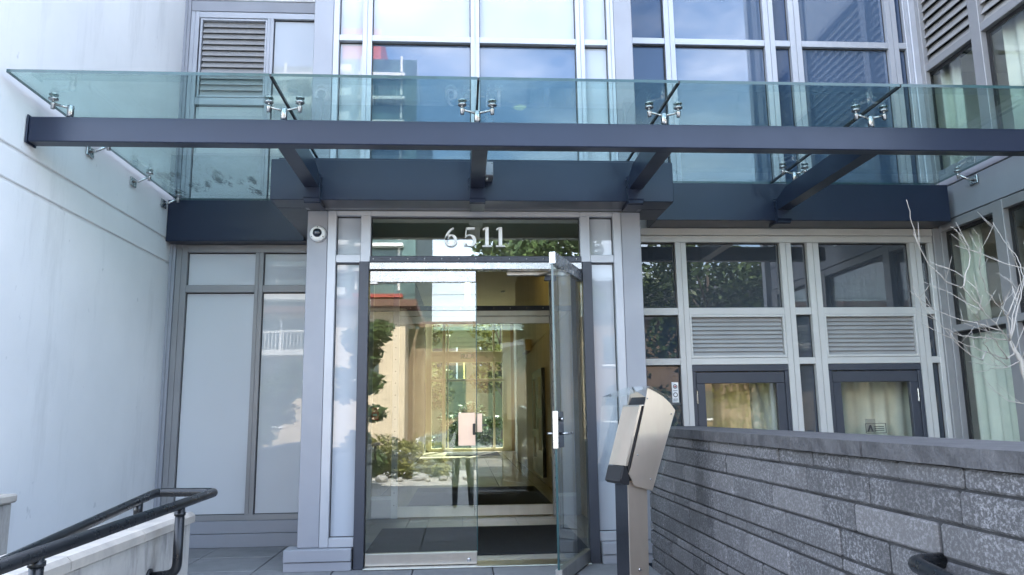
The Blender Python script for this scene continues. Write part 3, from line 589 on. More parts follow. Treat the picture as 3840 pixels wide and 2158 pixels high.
def clamp(x, y, sp):                       # point fixing: stud, lower nut and the two pads that grip the glass
    lathe('clamp', [(.008, -.075), (.0135, -.073), (.0135, -.045), (.016, -.042), (.016, -.030), (.0075, -.028), (.0075, -.012), (.03, -.010), (.03, .0)], (x, y, GL), 'stainless_bright', sp, 'z', 16)
    lathe('clamp_cap', [(.03, 0), (.03, .007), (.012, .012)], (x, y, GL+.0205), 'stainless_bright', sp, 'z', 16)
def spider(x, y, arms, zb=3.125):
    sp = part('spider_fitting', C, (x, y, zb))
    lathe('post', [(.021, 0), (.021, GL-.055-zb), (.017, GL-.05-zb)], (x, y, zb), 'stainless_bright', sp, 'z', 16)
    for ax, ay in arms:
        tube('arm', [(x, y, GL-.066), (x+ax*.55, y+ay*.55, GL-.052), (x+ax, y+ay, GL-.037)], [.011, .008, .0095], 'stainless_bright', sp, 8); clamp(x+ax, y+ay, sp)
spider(-2.583, 4.885, [(-.115, 0)])
for x in (-1.195, .105, 1.405, 2.895): spider(x, 4.885, [(-.103, 0), (.103, 0)])
for x in (-1.195, .105, 1.405): spider(x, 5.56, [(-.095, 0), (.095, 0)], 3.119)
spider(2.895, 6.13, [(-.1, 0), (.1, 0)], 3.119)
def wall_fix(xw, y, s):
    sp = part('wall_bracket', C, (xw, y, 3.18)); box('plate', min(xw, xw+s*.012), max(xw, xw+s*.012), y-.055, y+.055, GL-.13, GL-.055, 'stainless_bright', sp, .003)
    tube('arm', [(xw+s*.01, y, GL-.09), (xw+s*.05, y, GL-.085), (xw+s*.13, y+.02, GL-.037)], [.014, .011, .0095], 'stainless_bright', sp, 8); clamp(xw+s*.13, y+.02, sp)
for y in (5.66, 6.42, 7.09): wall_fix(-2.828, y, 1)
for y in (6.18, 4.9): wall_fix(4.566, y, -1)
# ================================================================ things fixed to the front
t = thing('security_camera', (-1.193, 6.18, 2.664), 'white dome security camera on the left grey column', 'camera')
lathe('housing', [(.066, 0), (.066, .03), (.062, .042), (.045, .052), (.038, .053)], (-1.193, 6.181, 2.664), 'white_plastic', t, '-y', 32)
lathe('dome', [(.0375, .050), (.036, .062), (.030, .074), (.019, .083), (.004, .087)], (-1.193, 6.181, 2.667), 'dark_metal_shade', t, '-y', 24)
for a in (90, 210, 330): lathe('screw', [(.004, 0), (.004, .002)], (-1.193+.054*math.cos(R(a)), 6.132, 2.664+.054*math.sin(R(a))), 'gasket', t, '-y', 8)
t = thing('junction_box', (.21, 5.74, 3.02), 'small grey junction box on the canopy behind the middle arm', 'junction box')
box('lid', .180, .245, 5.70, 5.716, 3.035, 3.145, 'grey_cladding', t, .003); box('case', .178, .247, 5.717, 5.86, 3.03, 3.147, 'grey_frame', t, .003); lathe('conduit', [(.012, -.03), (.012, 0)], (.195, 5.74, 3.03), 'stainless', t, 'z', 12)
for dx in (.188, .237):
    for z in (3.05, 3.13): lathe('screw', [(.004, 0), (.004, .002)], (dx, 5.70, z), 'gasket', t, '-y', 8)
# street number in raised serif figures on the transom glass
num = thing('street_number', (.12, 6.2, 2.565), 'raised white street number 6511 on the glass above the doors', 'street number')
def stroke(pts, ws, closed=False):
    """outline of a pen stroke with varying width -> list of quads"""
    q = []; n = len(pts); L_, R_ = [], []
    for i in range(n):
        a = Vector(pts[(i-1) % n if closed else max(i-1, 0)]); b = Vector(pts[(i+1) % n if closed else min(i+1, n-1)]); t = (b-a).normalized(); nn = Vector((-t.y, t.x)); p = Vector(pts[i])
        L_.append(p+nn*ws[i]/2); R_.append(p-nn*ws[i]/2)
    for i in range(n if closed else n-1):
        j = (i+1) % n; q.append((L_[i], L_[j], R_[j], R_[i]))
    return q
def digit(name, strokes, x0, h, lab):
    v = []; f = []
    for st in strokes:
        for quad in stroke(*st):
            i = len(v)
            for p in quad: v.append((x0+p.x*h, 6.192, 2.567+p.y*h))
            for p in quad: v.append((x0+p.x*h, 6.214, 2.567+p.y*h))
            f += [[i, i+1, i+2, i+3], [i+7, i+6, i+5, i+4]] + [[i+a, i+4+a, i+4+(a+1) % 4, i+(a+1) % 4] for a in range(4)]
    o = poly(name, v, f, 'white_paint', num, label=lab); fixn(o.data)
def ell(cx, cy, rx, ry, a0, a1, n=22): return [(cx+rx*math.cos(R(a0+(a1-a0)*i/n)), cy+ry*math.sin(R(a0+(a1-a0)*i/n))) for i in range(n+1)]
bowl = ell(.33, .31, .225, .265, 0, 360, 32)[:-1]; bw = [.06+.105*abs(math.cos(2*math.pi*i/32))**1.3 for i in range(32)]
tail = ell(.62, .30, .53, .66, 178, 108, 14); tw = [.16-.10*(i/14) for i in range(15)]
digit('numeral', [(bowl, bw, True), (tail, tw)], -.150, .172, 'serif figure 6')
b5 = ell(.30, .31, .25, .27, 150, -140, 26); w5 = [.045+.125*max(0, math.cos(R(150-290*i/26)))**1.2 for i in range(27)]
digit('numeral', [(b5, w5), ([(.11, .47), (.15, .94)], [.05, .05]), ([(.14, .905), (.56, .93)], [.11, .10]), (ell(.10, .12, .045, .045, 0, 360, 12)[:-1], [.06]*12, True)], .01, .172, 'serif figure 5')
one = [([(.30, .03), (.30, .985)], [.165, .165]), ([(.08, .026), (.52, .026)], [.055, .055]), ([(.10, .86), (.26, .965)], [.05, .07])]
digit('numeral', one, .158, .172, 'serif figure 1'); digit('numeral', one, .272, .172, 'serif figure 1')
t = thing('safety_notice', (1.93, 6.74, 1.255), 'narrow white notice with icons stuck on the dark side pane', 'notice')
box('card', 1.902, 1.962, 6.786, 6.7945, 1.255, 1.438, 'white_paint', t, .001)
for z, r_ in ((1.40, .016), (1.325, .018)):
    pts = ell(1.932, z, r_, r_, 0, 360, 20)[:-1]; v = []; f = []
    for quad in stroke(pts, [.007]*20, True): i = len(v); v += [(p.x, 6.7845, p.y) for p in quad]; f.append([i, i+1, i+2, i+3])
    poly('icon', v, f, 'print_dark', t)
lathe('icon', [(.008, 0), (.008, .001)], (1.932, 6.7855, 1.40), 'red_paint', t, '-y', 12)
for z in (1.275, 1.285, 1.36): box('print_line', 1.912, 1.952, 6.7845, 6.7857, z, z+.004, 'print_dark', t, 0)
t = thing('door_sticker', (3.79, 6.78, .95), 'small rectangular sticker low on the right patio door glass', 'sticker')
sx0, sx1, sz0, sz1 = 3.69, 3.885, .955, 1.045
for a in ((sx0, sx1, sz1-.004, sz1), (sx0, sx1, sz0, sz0+.004), (sx0, sx0+.004, sz0, sz1), (sx1-.004, sx1, sz0, sz1)): box('border', a[0], a[1], 6.786, 6.790, a[2], a[3], 'print_dark', t, 0)
poly('emblem', [(3.705, 6.787, .97), (3.73, 6.787, 1.03), (3.745, 6.787, 1.03), (3.765, 6.787, .97), (3.75, 6.787, .97), (3.737, 6.787, 1.008), (3.72, 6.787, .97)], [list(range(7))], 'print_dark', t)
for z in (1.012, .995, .978): box('print_line', 3.775, 3.865, 6.786, 6.789, z, z+.006, 'print_dark', t, 0)
box('backing', 3.70, 3.795, 6.801, 6.803, .965, 1.085, 'grey_frame', t, 0)
# curtains behind the side windows
def curtain(name, x, y0, y1, z0, z1, label):
    n = int((y1-y0)/.02); v = []; f = []
    for i in range(n+1):
        yy = y0+(y1-y0)*i/n; xx = x+.025*math.sin(i*.9)+.01*math.sin(i*.37)
        v += [(xx, yy, z0), (xx, yy, z1), (xx+.004, yy, z1), (xx+.004, yy, z0)]
    for i in range(n):
        for a in range(4): f.append([i*4+a, i*4+(a+1) % 4, i*4+4+(a+1) % 4, i*4+4+a])
    o = poly(name, v, f, 'curtain_cloth', None, True, label=label, cat='curtain')
curtain('curtain', 4.74, 6.40, 6.68, 1.86, 2.88, 'narrow pale curtain at the deep end of the side window')
curtain('curtain', 4.72, 5.98, 6.70, -.4, 1.84, 'pale sheer curtain filling the lower side window')
curtain('curtain', 4.80, 3.0, 5.75, -.4, 2.88, 'long pale curtain behind the near side window')
curtain('curtain', 4.74, 6.42, 6.66, 3.25, 4.5, 'pale curtain behind the upper side window')
curtain('curtain', 4.74, 5.55, 5.8, 3.25, 4.5, 'pale curtain in the upper side window nearer the street')

def interior_screen(name, y, x0, x1, z0, z1, m, label):  # added screens that catch skylight and stand in for the dim rooms
    n = int((x1-x0)/.02); v = []; f = []
    for i in range(n+1):
        xx = x0+(x1-x0)*i/n; yy = y+.02*math.sin(i*.8)+.008*math.sin(i*.31)
        v += [(xx, yy, z0), (xx, yy, z1), (xx, yy+.004, z1), (xx, yy+.004, z0)]
    for i in range(n):
        for a in range(4): f.append([i*4+a, i*4+(a+1) % 4, i*4+4+(a+1) % 4, i*4+4+a])
    poly(name, v, f, m, None, True, label=label, cat='curtain')
interior_screen('curtain', 7.12, 2.05, 2.75, -.45, 2.6, 'tan_cloth', 'added tan screen for the interior behind the patio door nearer the entrance')
interior_screen('curtain', 7.16, 2.72, 3.12, -.45, 2.6, 'curtain_cloth', 'added pale half screen beside the tan one behind the first patio door')
interior_screen('curtain', 7.12, 3.3, 3.62, -.45, 2.6, 'tan_cloth', 'added narrow tan screen behind the patio door with the sticker')
interior_screen('curtain', 7.16, 3.66, 4.4, -.45, 2.6, 'curtain_cloth', 'added pale screen behind the patio door with the sticker')
TRUNK=[[3.738,4.6,0.771],[3.662,4.6,1.089],[3.612,4.6,1.297],[3.578,4.6,1.392],[3.568,4.6,1.466],[3.537,4.6,1.525],[3.512,4.6,1.594]]
BRANCH=[[[3.512,4.6,1.594],[3.442,4.563,1.655],[3.357,4.526,1.715],[3.271,4.489,1.774],[3.232,4.452,1.842],[3.196,4.415,1.894]],
[[3.271,4.489,1.774],[3.202,4.458,1.833],[3.115,4.427,1.912],[3.041,4.397,1.917],[2.96,4.366,1.948],[2.849,4.335,2.036],[2.791,4.304,2.117],[2.741,4.273,2.223],[2.704,4.242,2.313],[2.671,4.211,2.413]],
[[3.115,4.427,1.912],[3.136,4.413,1.993],[3.163,4.398,2.075],[3.153,4.384,2.167],[3.093,4.369,2.248],[3.028,4.355,2.284]],
[[3.512,4.6,1.594],[3.479,4.552,1.749],[3.394,4.503,1.796],[3.285,4.455,1.9],[3.222,4.407,2.024],[3.204,4.358,2.156]],
[[3.222,4.407,2.024],[3.174,4.306,2.128],[3.094,4.204,2.192],[2.992,4.103,2.209]],
[[3.479,4.552,1.749],[3.54,4.534,1.886],[3.569,4.517,1.958],[3.539,4.5,2.085],[3.52,4.483,2.125]],
[[3.512,4.6,1.594],[3.636,4.649,1.827],[3.733,4.698,1.99],[3.766,4.746,2.118],[3.769,4.795,2.214],[3.734,4.844,2.313],[3.715,4.893,2.455]],
[[3.733,4.698,1.99],[3.788,4.75,2.101],[3.66,4.803,2.158],[3.564,4.855,2.227],[3.434,4.908,2.291]],
[[3.271,4.489,1.774],[3.212,4.551,1.836],[3.152,4.613,1.91],[3.026,4.675,1.992]],
[[3.512,4.6,1.594],[3.373,4.568,1.608],[3.219,4.535,1.611],[3.1,4.503,1.624],[2.986,4.47,1.668],[2.84,4.438,1.799],[2.775,4.405,1.924]],
[[3.442,4.563,1.655],[3.339,4.568,1.688],[3.279,4.573,1.705],[3.153,4.578,1.738],[3.009,4.584,1.798],[2.87,4.589,1.918]],
[[3.537,4.6,1.525],[3.457,4.569,1.476],[3.297,4.537,1.522],[3.159,4.506,1.556],[3.005,4.475,1.617],[2.827,4.444,1.692]],
[[3.568,4.6,1.466],[3.431,4.543,1.422],[3.29,4.485,1.502],[3.212,4.428,1.559],[3.19,4.371,1.625]],
[[3.457,4.569,1.476],[3.361,4.5,1.554],[3.254,4.431,1.621],[3.148,4.362,1.68],[3.087,4.293,1.747]],
[[3.297,4.537,1.522],[3.227,4.487,1.466],[3.125,4.438,1.489],[3.005,4.388,1.567],[2.94,4.338,1.613]],
[[3.431,4.543,1.422],[3.443,4.692,1.442],[3.388,4.842,1.479]],
[[3.431,4.543,1.422],[3.388,4.619,1.422],[3.397,4.696,1.41],[3.389,4.773,1.409]],
[[3.578,4.6,1.392],[3.607,4.654,1.194],[3.538,4.707,1.211],[3.495,4.761,1.272],[3.484,4.815,1.334]],
[[3.512,4.6,1.594],[3.575,4.653,1.642],[3.62,4.705,1.725],[3.628,4.758,1.798],[3.639,4.81,1.85]],
[[3.394,4.503,1.796],[3.39,4.396,1.875],[3.337,4.289,1.929]],
[[3.537,4.6,1.525],[3.478,4.556,1.627],[3.293,4.511,1.645],[3.117,4.467,1.698]],
[[3.636,4.649,1.827],[3.649,4.693,1.978],[3.63,4.738,2.04]],
[[3.196,4.415,1.894],[3.163,4.469,1.982],[3.108,4.523,2.046],[3.028,4.578,2.106]],
[[3.376,4.526,1.693],[3.498,4.65,1.762],[3.681,4.774,1.935]],
[[3.512,4.6,1.594],[3.591,4.653,1.762],[3.698,4.706,1.924],[3.808,4.76,2.092],[3.865,4.813,2.3],[3.98,4.866,2.491]],
[[3.568,4.6,1.466],[3.594,4.504,1.637],[3.602,4.407,1.782],[3.609,4.311,1.922]],
[[3.537,4.6,1.525],[3.666,4.637,1.738],[3.788,4.674,1.919]]]
# ================================================================ brick planter wall on the right
bw = thing('brick_wall', (1.64, 3.6, GZ), 'low dark grey split-face brick wall with a flat stone cap', 'wall')
box('core', 1.458, 1.82, 1.0, 5.93, GZ, 1.0, 'mortar', bw, 0)
hs = [.067, .105, .108, .110, .053, .118, .106, .055, .108, .107, .108, .107, .106, .106]
zt = 1.002; rnd = random.Random(11); SH = {}
for r, h in enumerate(hs):
    y = 1.0 - rnd.uniform(0, .25)
    while y < 5.95:
        ln = rnd.choice((.50, .50, .49, .51, .33, .26)) if h > .08 else rnd.choice((.33, .33, .34, .30)); a, b = max(y, 1.0), min(y+ln, 5.95)
        if b-a > .04:
            o = link('brick', cubemesh(.034, round(b-a-.011, 3), round(h-.009, 3), 'grey_brick', .007), (1.466+rnd.uniform(-.006, .004), (a+b)/2, zt-h/2+.0), bw)
        y += ln
    zt -= h
y = .9
for ln in (.85, .92, .88, .9, .9, .64):
    bm = bmesh.new(); bmesh.ops.create_cube(bm, size=1); bmesh.ops.scale(bm, vec=(.42, ln-.006, .055), verts=bm.verts)
    bmesh.ops.subdivide_edges(bm, edges=[e for e in bm.edges if abs((e.verts[0].co-e.verts[1].co).y) > .1], cuts=14)
    for v in bm.verts:
        if v.co.x < 0: v.co.x += rnd.uniform(-.005, .005)
    me = bpy.data.meshes.new('cap_stone'); bm.to_mesh(me); bm.free(); me.materials.append(MATS['cap_stone'])
    link('cap_stone', me, (1.635, y+ln/2, 1.0315), bw); y += ln
# ================================================================ concrete cheek walls and handrails
cw = thing('concrete_wall', (-1.49, 2.8, GZ), 'weathered concrete stair wall under the black handrail', 'wall')
box('wall_body', -1.62, -1.368, .6, 4.03, GZ, .650, 'concrete_wall', cw, .006)
ys = [.6, 1.6, 2.22, 2.825, 3.444, 4.055]
for a, b in zip(ys, ys[1:]):
    prism('cap_stone', [(-1.64, .652), (-1.355, .652), (-1.355, .685), (-1.372, .702), (-1.623, .702), (-1.64, .685)], 'y', a+.003, b-.003, 'concrete_cap', cw)
pw = thing('concrete_pier', (-2.72, 3.6, GZ), 'stained concrete upstand against the white wall at the far left', 'wall')
box('wall_body', -2.828, -2.605, 1.0, 4.68, GZ, .70, 'concrete_wall', pw, .006); box('cap_stone', -2.828, -2.585, 1.0, 4.70, .702, .752, 'concrete_cap', pw, .01)
hr = thing('handrail', (-1.39, 3.0, GZ), 'black tubular handrail looping round the end of the concrete stair wall', 'handrail')
rr_ = .0215
tube('rail', fillet([(-1.25, .9, .765), (-1.25, 4.02, .800), (-1.537, 4.02, .803), (-1.537, 3.95, .800), (-1.537, 2.3, .665), (-1.537, 1.0, .30)], .045, 6), rr_, 'rail_paint', hr, 14)
for y in (3.54, 2.40, 1.3):
    tube('post', fillet([(-1.25, y, .78), (-1.25, y, .500), (-1.352, y, .490)], .07, 8), .0205, 'rail_paint', hr, 12); lathe('flange', [(.035, 0), (.035, .008), (.024, .012)], (-1.367, y, .490), 'rail_paint', hr, 'x', 16)
    lathe('collar', [(.0245, -.008), (.0245, .006)], (-1.25, y, .755), 'rail_paint', hr, 'z', 14)
tube('post', [(-1.537, 3.80, .785), (-1.537, 3.80, .70)], .0205, 'rail_paint', hr, 12); tube('post', [(-1.537, 2.9, .71), (-1.537, 2.9, .70)], .0205, 'rail_paint', hr, 12)
h2 = thing('handrail', (1.33, 1.6, GZ), 'end of a dark handrail fixed to the brick wall at lower right', 'handrail')
tube('rail', fillet([(1.33, .8, .55), (1.33, 2.1, .705), (1.345, 2.28, .715), (1.45, 2.30, .715)], .06, 8), .024, 'rail_paint', h2, 14)
# ================================================================ intercom pedestal
pd = thing('intercom_pedestal', (.95, 4.45, -.0), 'stainless steel intercom pedestal with a tilted head and clear cover', 'intercom')
nrm = Vector((-.89, -.456, 0)); sd = Vector((.456, -.89, 0)); PB = Vector((.965, 4.36, 0))    # face normal, visible side, near corner of the post
def loc3(a, b, z): return PB - nrm*a*1.0 - sd*b*.92 + Vector((0, 0, z))     # a: backwards, b: away from the viewer's side, z: up
def extr(name, prof, b0, b1, m, par=pd):
    n = len(prof); v = [loc3(a, b0, z) for a, z in prof] + [loc3(a, b1, z) for a, z in prof]
    f = [list(range(n)), list(range(2*n-1, n-1, -1))] + [[i, i+n, (i+1) % n+n, (i+1) % n] for i in range(n)]
    o = poly(name, v, f, m, par); fixn(o.data); return o
hw = .13
extr('post', [(-.04, 0), (.09, 0), (.11, .775), (-.03, .79)], 0, .006, 'pedestal_steel'); extr('post', [(-.039, 0), (.089, 0), (.095, .765), (-.029, .77)], .0065, hw, 'dark_metal_shade')  # pale plate and dark body paint the post's lit and shaded sides
sp_ = [(0, .76), (.13, .725), (.335, 1.182), (.30, 1.222), (.246, 1.262), (.19, 1.29), (.129, 1.312), (.103, 1.218), (.098, 1.205), (-.020, .86), (-.036, .828), (-.020, .80)]
extr('side_plate', sp_, -.022, -.016, 'pedestal_steel'); extr('side_plate', sp_, .146, .152, 'pedestal_steel')
extr('front_flange', [(.062, 1.213), (.078, 1.213), (-.044, .873), (-.060, .873)], -.022, -.016, 'pedestal_steel')
extr('front_panel', [(-.060, .875), (.060, 1.205), (.075, 1.201), (-.045, .872)], -.0155, .145, 'pedestal_steel'); extr('front_lip', [(.062, 1.212), (.104, 1.216), (.104, 1.21), (.062, 1.205)], -.014, .145, 'stainless')
extr('inner_case', [(-.02, .80), (.12, .745), (.30, 1.17), (.13, 1.26), (.085, 1.19), (-.035, .86)], -.010, .14, 'black_plastic')
extr('back_cover', [(.13, .727), (.137, .724), (.342, 1.180), (.335, 1.183)], -.015, .145, 'stainless')
extr('speaker_unit', [(-.098, .79), (-.080, .775), (-.030, .765), (-.025, .80), (-.045, .87), (-.070, .872)], -.010, .135, 'black_plastic'); extr('speaker_trim', [(-.090, .80), (-.085, .80), (-.062, .868), (-.067, .868)], -.0125, .138, 'stainless_bright')
for zz in (.30, .08): o = link('bolt', meshof('bolt', *tube_geo([(0, 0, 0), tuple(sd*.006)], [.009, .007], 10), 'stainless_bright', True), loc3(.03, -.0005, zz), pd)
for a_, z_ in ((.30, 1.16), (.12, .79), (.03, .93), (.12, 1.25)): link('screw', meshof('screw', *tube_geo([(0, 0, 0), tuple(sd*.003)], [.005, .004], 8), 'stainless_bright', True), loc3(a_, -.0245, z_), pd)
# clear weather cover: roof, back, far side
extr('clear_cover', [(.129, 1.318), (.375, 1.212), (.377, 1.216), (.129, 1.323)], -.05, .19, 'acrylic'); extr('clear_cover', [(.129, 1.318), (-.06, 1.262), (-.061, 1.266), (.129, 1.323)], -.05, .19, 'acrylic')
extr('clear_cover', [(.371, 1.211), (.375, 1.211), (.175, .775), (.171, .775)], -.05, .19, 'acrylic'); extr('clear_cover', [(-.06, 1.262), (.129, 1.318), (.371, 1.211), (.171, .775), (-.12, .775)], .191, .194, 'acrylic')
# ================================================================ bare tree behind the wall
tr_ = thing('bare_tree', (3.9, 4.6, GZ), 'leafless pale-barked young tree in front of the side windows', 'tree')
tp = [(3.98, 4.62, GZ), (3.86, 4.61, .3)] + [tuple(p) for p in TRUNK]
tube('trunk', tp, [.04, .032]+[.027, .024, .021, .019, .016, .013, .010], 'bark_pale', tr_, 10)
rnd = random.Random(3)
for b in BRANCH:
    n = len(b); r0 = .0044 if n > 4 else .0030
    pts = []
    for i in range(n-1):
        A, Bq = Vector(b[i]), Vector(b[i+1])
        for k in range(3): pts.append(A.lerp(Bq, k/3) + (Vector((rnd.uniform(-1, 1), rnd.uniform(-1, 1), rnd.uniform(-1, 1)))*.005 if (i or k) else Vector()))
    pts.append(Vector(b[-1])); m_ = len(pts)
    br_ = tube('branch', pts, [r0*(1-.62*i/(m_-1)) for i in range(m_)], 'bark_pale', tr_, 6)
    for q in range(3 if n > 4 else 1):
        i = rnd.randrange(m_//3, m_-1); p = pts[i]; d = (pts[i+1]-pts[i]).normalized()
        e = (d*.6 + Vector((rnd.uniform(-1, 1), rnd.uniform(-.6, .6), rnd.uniform(-.2, 1)))*.8).normalized(); l_ = rnd.uniform(.06, .17)
        tube('twig', [p, p+e*l_*.5+Vector((0, 0, .006)), p+e*l_+Vector((0, 0, .022))], [.0019, .0016, .0010], 'bark_pale', br_, 5)
planter = box('planting_bed', 1.84, 4.54, 1.0, 6.6, GZ-.3, -.30, 'soil', None, 0, kind='structure')
# ================================================================ the street behind the viewer, seen in the panes
A = thing('low_apartment_block', (-9, -27, GZ), 'beige low-rise apartment block across the street with railed balconies', 'building')
box('wall', -24, -2.9, -34, -26.0, GZ, 6.6, 'beige_render', A, 0); box('wall', -2.89, 4.5, -34, -28.5, GZ, 5.8, 'brown_render', A, 0); box('roof', -24.4, -2.3, -34.4, -25.2, 6.6, 6.95, 'roof_trim', A, .01); box('roof', -2.29, 5.2, -34.4, -27.6, 5.8, 6.1, 'roof_trim', A, .01)
for x in (-21.5, -16.6, -11.7):
    bl = box('balcony', x, x+4.4, -26, -24.2, 4.3, 4.58, 'white_render', A, .01); box('rail', x, x+4.4, -24.28, -24.2, 5.45, 5.55, 'white_render', bl, 0)
    for i in range(25): box('baluster', x+.02+i*.178, x+.06+i*.178, -24.27, -24.22, 4.58, 5.45, 'white_render', bl, 0)
    w = box('window', x+.6, x+3.4, -25.99, -25.95, 4.7, 6.3, 'dark_window', A, 0); box('frame', x+1.95, x+2.05, -25.95, -25.9, 4.7, 6.3, 'white_paint', w, 0)
    w = box('window', x+.5, x+2.1, -25.99, -25.95, 3.0, 4.2, 'dark_window', A, 0); box('frame', x+.4, x+2.2, -25.95, -25.9, 2.9, 3.0, 'white_paint', w, 0)
    w = box('window', x+.4, x+2.2, -25.99, -25.95, .7, 2.0, 'dark_window', A, 0); box('frame', x+.3, x+2.3, -25.95, -25.9, .6, .7, 'white_paint', w, 0)
w = box('window', -5.6, -4.2, -25.99, -25.95, 3.0, 4.2, 'dark_window', A, 0); box('frame', -5.7, -4.1, -25.95, -25.9, 2.9, 3.0, 'white_paint', w, 0)
for x in (-.9, 1.6): box('window', x, x+1.1, -28.49, -28.44, 1.0, 3.8, 'dark_window', A, 0)
H = thing('added_townhouse', (16, -28, GZ), 'brown townhouse row added across the street to screen the bright horizon', 'building')  # row added to cover the bright horizon mirrored in the panes
box('wall', 6, 34, -36, -27, GZ, 6.2, 'brown_render', H, 0); prism('roof', [(-36.4, 6.2), (-26.6, 6.2), (-31.5, 9)], 'x', 5.6, 34.4, 'roof_grey', H)
for i in range(6):
    for z in (.8, 3.7): w = box('window', 7.5+i*4.4, 9.3+i*4.4, -26.99, -26.95, z, z+1.5, 'dark_window', H, 0); box('frame', 7.4+i*4.4, 9.4+i*4.4, -26.95, -26.9, z-.1, z, 'white_paint', w, 0)
T = thing('residential_tower', (-12, -75, GZ), 'tall glass residential tower with white balcony slabs and a red roof box', 'building')
box('core', -26, -5.2, -90, -70, GZ, 42, 'tower_glass', T, 0); box('penthouse', -14, -9.5, -84, -71, 42, 46.5, 'tower_red', T, 0); box('core', -5.19, -3.4, -88, -72, GZ, 35, 'dark_window', T, 0)
for i in range(14):
    z = 2.5+i*2.85
    box('floor_slab', -26.2, -12.5, -70, -68.2, z, z+.9, 'tower_slab', T, 0); box('floor_slab', -11.8, -6.5, -70, -68.9, z, z+.35, 'tower_red' if i in (1, 3, 4) else 'tower_slab', T, 0)
    for q in range(5): box('mullion', -25.5+q*4.6, -25.25+q*4.6, -70.1, -69.9, z+.9, z+2.85, 'tower_slab', T, 0)
def tree_at(*a, **k): return blobtree(*a, **k)
tree_at('street_tree', 2.6, -11.2, GZ, 8.6, 2.5, 'broad green street tree across the road, seen in the transom glass', 'tree', 'leaf_green', 7000, .13, 5, .17, .38)
tree_at('street_tree', 7.4, -8.3, GZ, 6.8, 2.7, 'dense street tree seen in the right-hand panes', 'tree', 'leaf_green', 7000, .12, 6, .16, .28)
tree_at('street_tree', 11.6, -9.5, GZ, 7.4, 3.0, 'farther street tree to the right of the entrance', 'tree', 'leaf_russet', 6000, .13, 7, .17, .3)
tree_at('garden_tree', -2.2, -5.2, GZ, 4.1, .95, 'slender small garden tree seen in the left door leaf', 'tree', 'leaf_green', 4200, .075, 18, .05, .04)
tree_at('garden_tree', -5.4, -7.0, GZ, 3.4, 1.5, 'bushy garden tree seen in the left side panels', 'tree', 'leaf_green', 3500, .085, 9, .07, .12)
tree_at('garden_tree', 4.9, -6.6, GZ, 3.0, 1.5, 'low bushy tree seen in the patio door glass', 'tree', 'leaf_green', 3800, .08, 12, .06, .08)
tree_at('garden_tree', 8.2, -6.2, GZ, 3.3, 1.7, 'second low bushy tree farther right along the pavement', 'tree', 'leaf_olive', 3800, .08, 13, .06, .08)
leaf_beds = ((-1.55, -6.9, .9), (-.75, -7.3, .75), (-2.4, -7.4, 1.0))
for i, (x, y, s) in enumerate(leaf_beds):
    blobtree('garden_shrub', x, y, GZ, 1.0*s, .75*s, ('golden shrub nearest the path in the garden bed', 'smallest golden shrub in the garden bed', 'largest golden shrub in the garden bed')[i], 'shrub', 'leaf_olive', 1500, .055, 20+i, .025, .05, 'golden shrubs')
rnd = random.Random(9)
for i in range(14):
    x, y, r_ = -1.0+rnd.uniform(-1.2, 1.3), -5.9+rnd.uniform(-.35, .35), rnd.uniform(.07, .17)
    bm = bmesh.new(); bmesh.ops.create_icosphere(bm, subdivisions=2, radius=r_)
    for v in bm.verts: v.co *= rnd.uniform(.86, 1.1); v.co.z *= .62
    me = bpy.data.meshes.new('river_rock'); bm.to_mesh(me); bm.free(); me.materials.append(MATS['river_rock'])
    link('river_rock', me, (x, y, GZ+r_*.45), None, 'rounded pale rock edging the garden bed', 'rock', 'rocks edging the garden bed')
# parked car
K = thing('parked_car', (.6, -14.2, GZ), 'silver hatchback parked across the street', 'car'); g = GZ
prof = [(-2.1, .28), (-2.12, .62), (-2.0, .82), (-1.15, .95), (-.45, 1.42), (.75, 1.47), (1.55, 1.18), (2.0, .98), (2.08, .55), (2.02, .28)]
prism('body', [(x+.6, z+g) for x, z in prof], 'y', -15.05, -13.35, 'car_paint', K)
for y0, y1 in ((-13.349, -13.342), (-15.058, -15.051)): prism('side_window', [(x+.6, z+g) for x, z in ((-.95, .98), (-.38, 1.34), (.7, 1.38), (1.3, 1.16), (1.3, .98))], 'y', y0, y1, 'dark_window', K)
prism('windscreen', [(.6+x, z+g) for x, z in ((-1.17, .965), (-.47, 1.43), (-.44, 1.425), (-1.12, .96))], 'y', -14.95, -13.45, 'dark_window', K)
for x in (-1.3, 1.3):
    for y, ax in ((-13.5, 1), (-14.9, -1)):
        w = lathe('wheel', [(.2, -.1), (.31, -.09), (.32, 0), (.31, .09), (.2, .1)], (.6+x, y, g+.32), 'tyre_rubber', K, '-y', 22); lathe('rim', [(.19, -.105), (.19, .105)], (.6+x, y, g+.32), 'stainless', w, '-y', 16)
for x, m_ in ((-1.52, 'white_paint'), (2.66, 'red_paint')):
    for y in (-13.55, -14.85): box('lamp', x-.04, x+.04, y-.16, y+.16, g+.62, g+.76, m_, K, .01)
for i, (x) in enumerate((-.9, 1.5)):
    t = thing('bollard', (x, -8.2, GZ), ('left black bollard by the kerb opposite the doors', 'right black bollard by the kerb opposite the doors')[i], 'bollard', 'kerb bollards'); lathe('post', [(.08, 0), (.08, .85), (.06, .86)], (x, -8.2, GZ), 'rail_paint', t, 'z', 14); lathe('cap', [(.085, .88), (.085, .93), (.05, .97)], (x, -8.2, GZ), 'rail_paint', t, 'z', 14)
for i, z in enumerate((5.6, 6.3, 7.0)):
    tube('overhead_wire', [(-40, -20, z+.6), (-15, -20, z), (10, -20, z+.05), (40, -20, z+.7)], .012, 'gasket', None, 5, label=('lowest', 'middle', 'highest')[i]+' overhead wire running along the street', cat='wire', group='street wires')
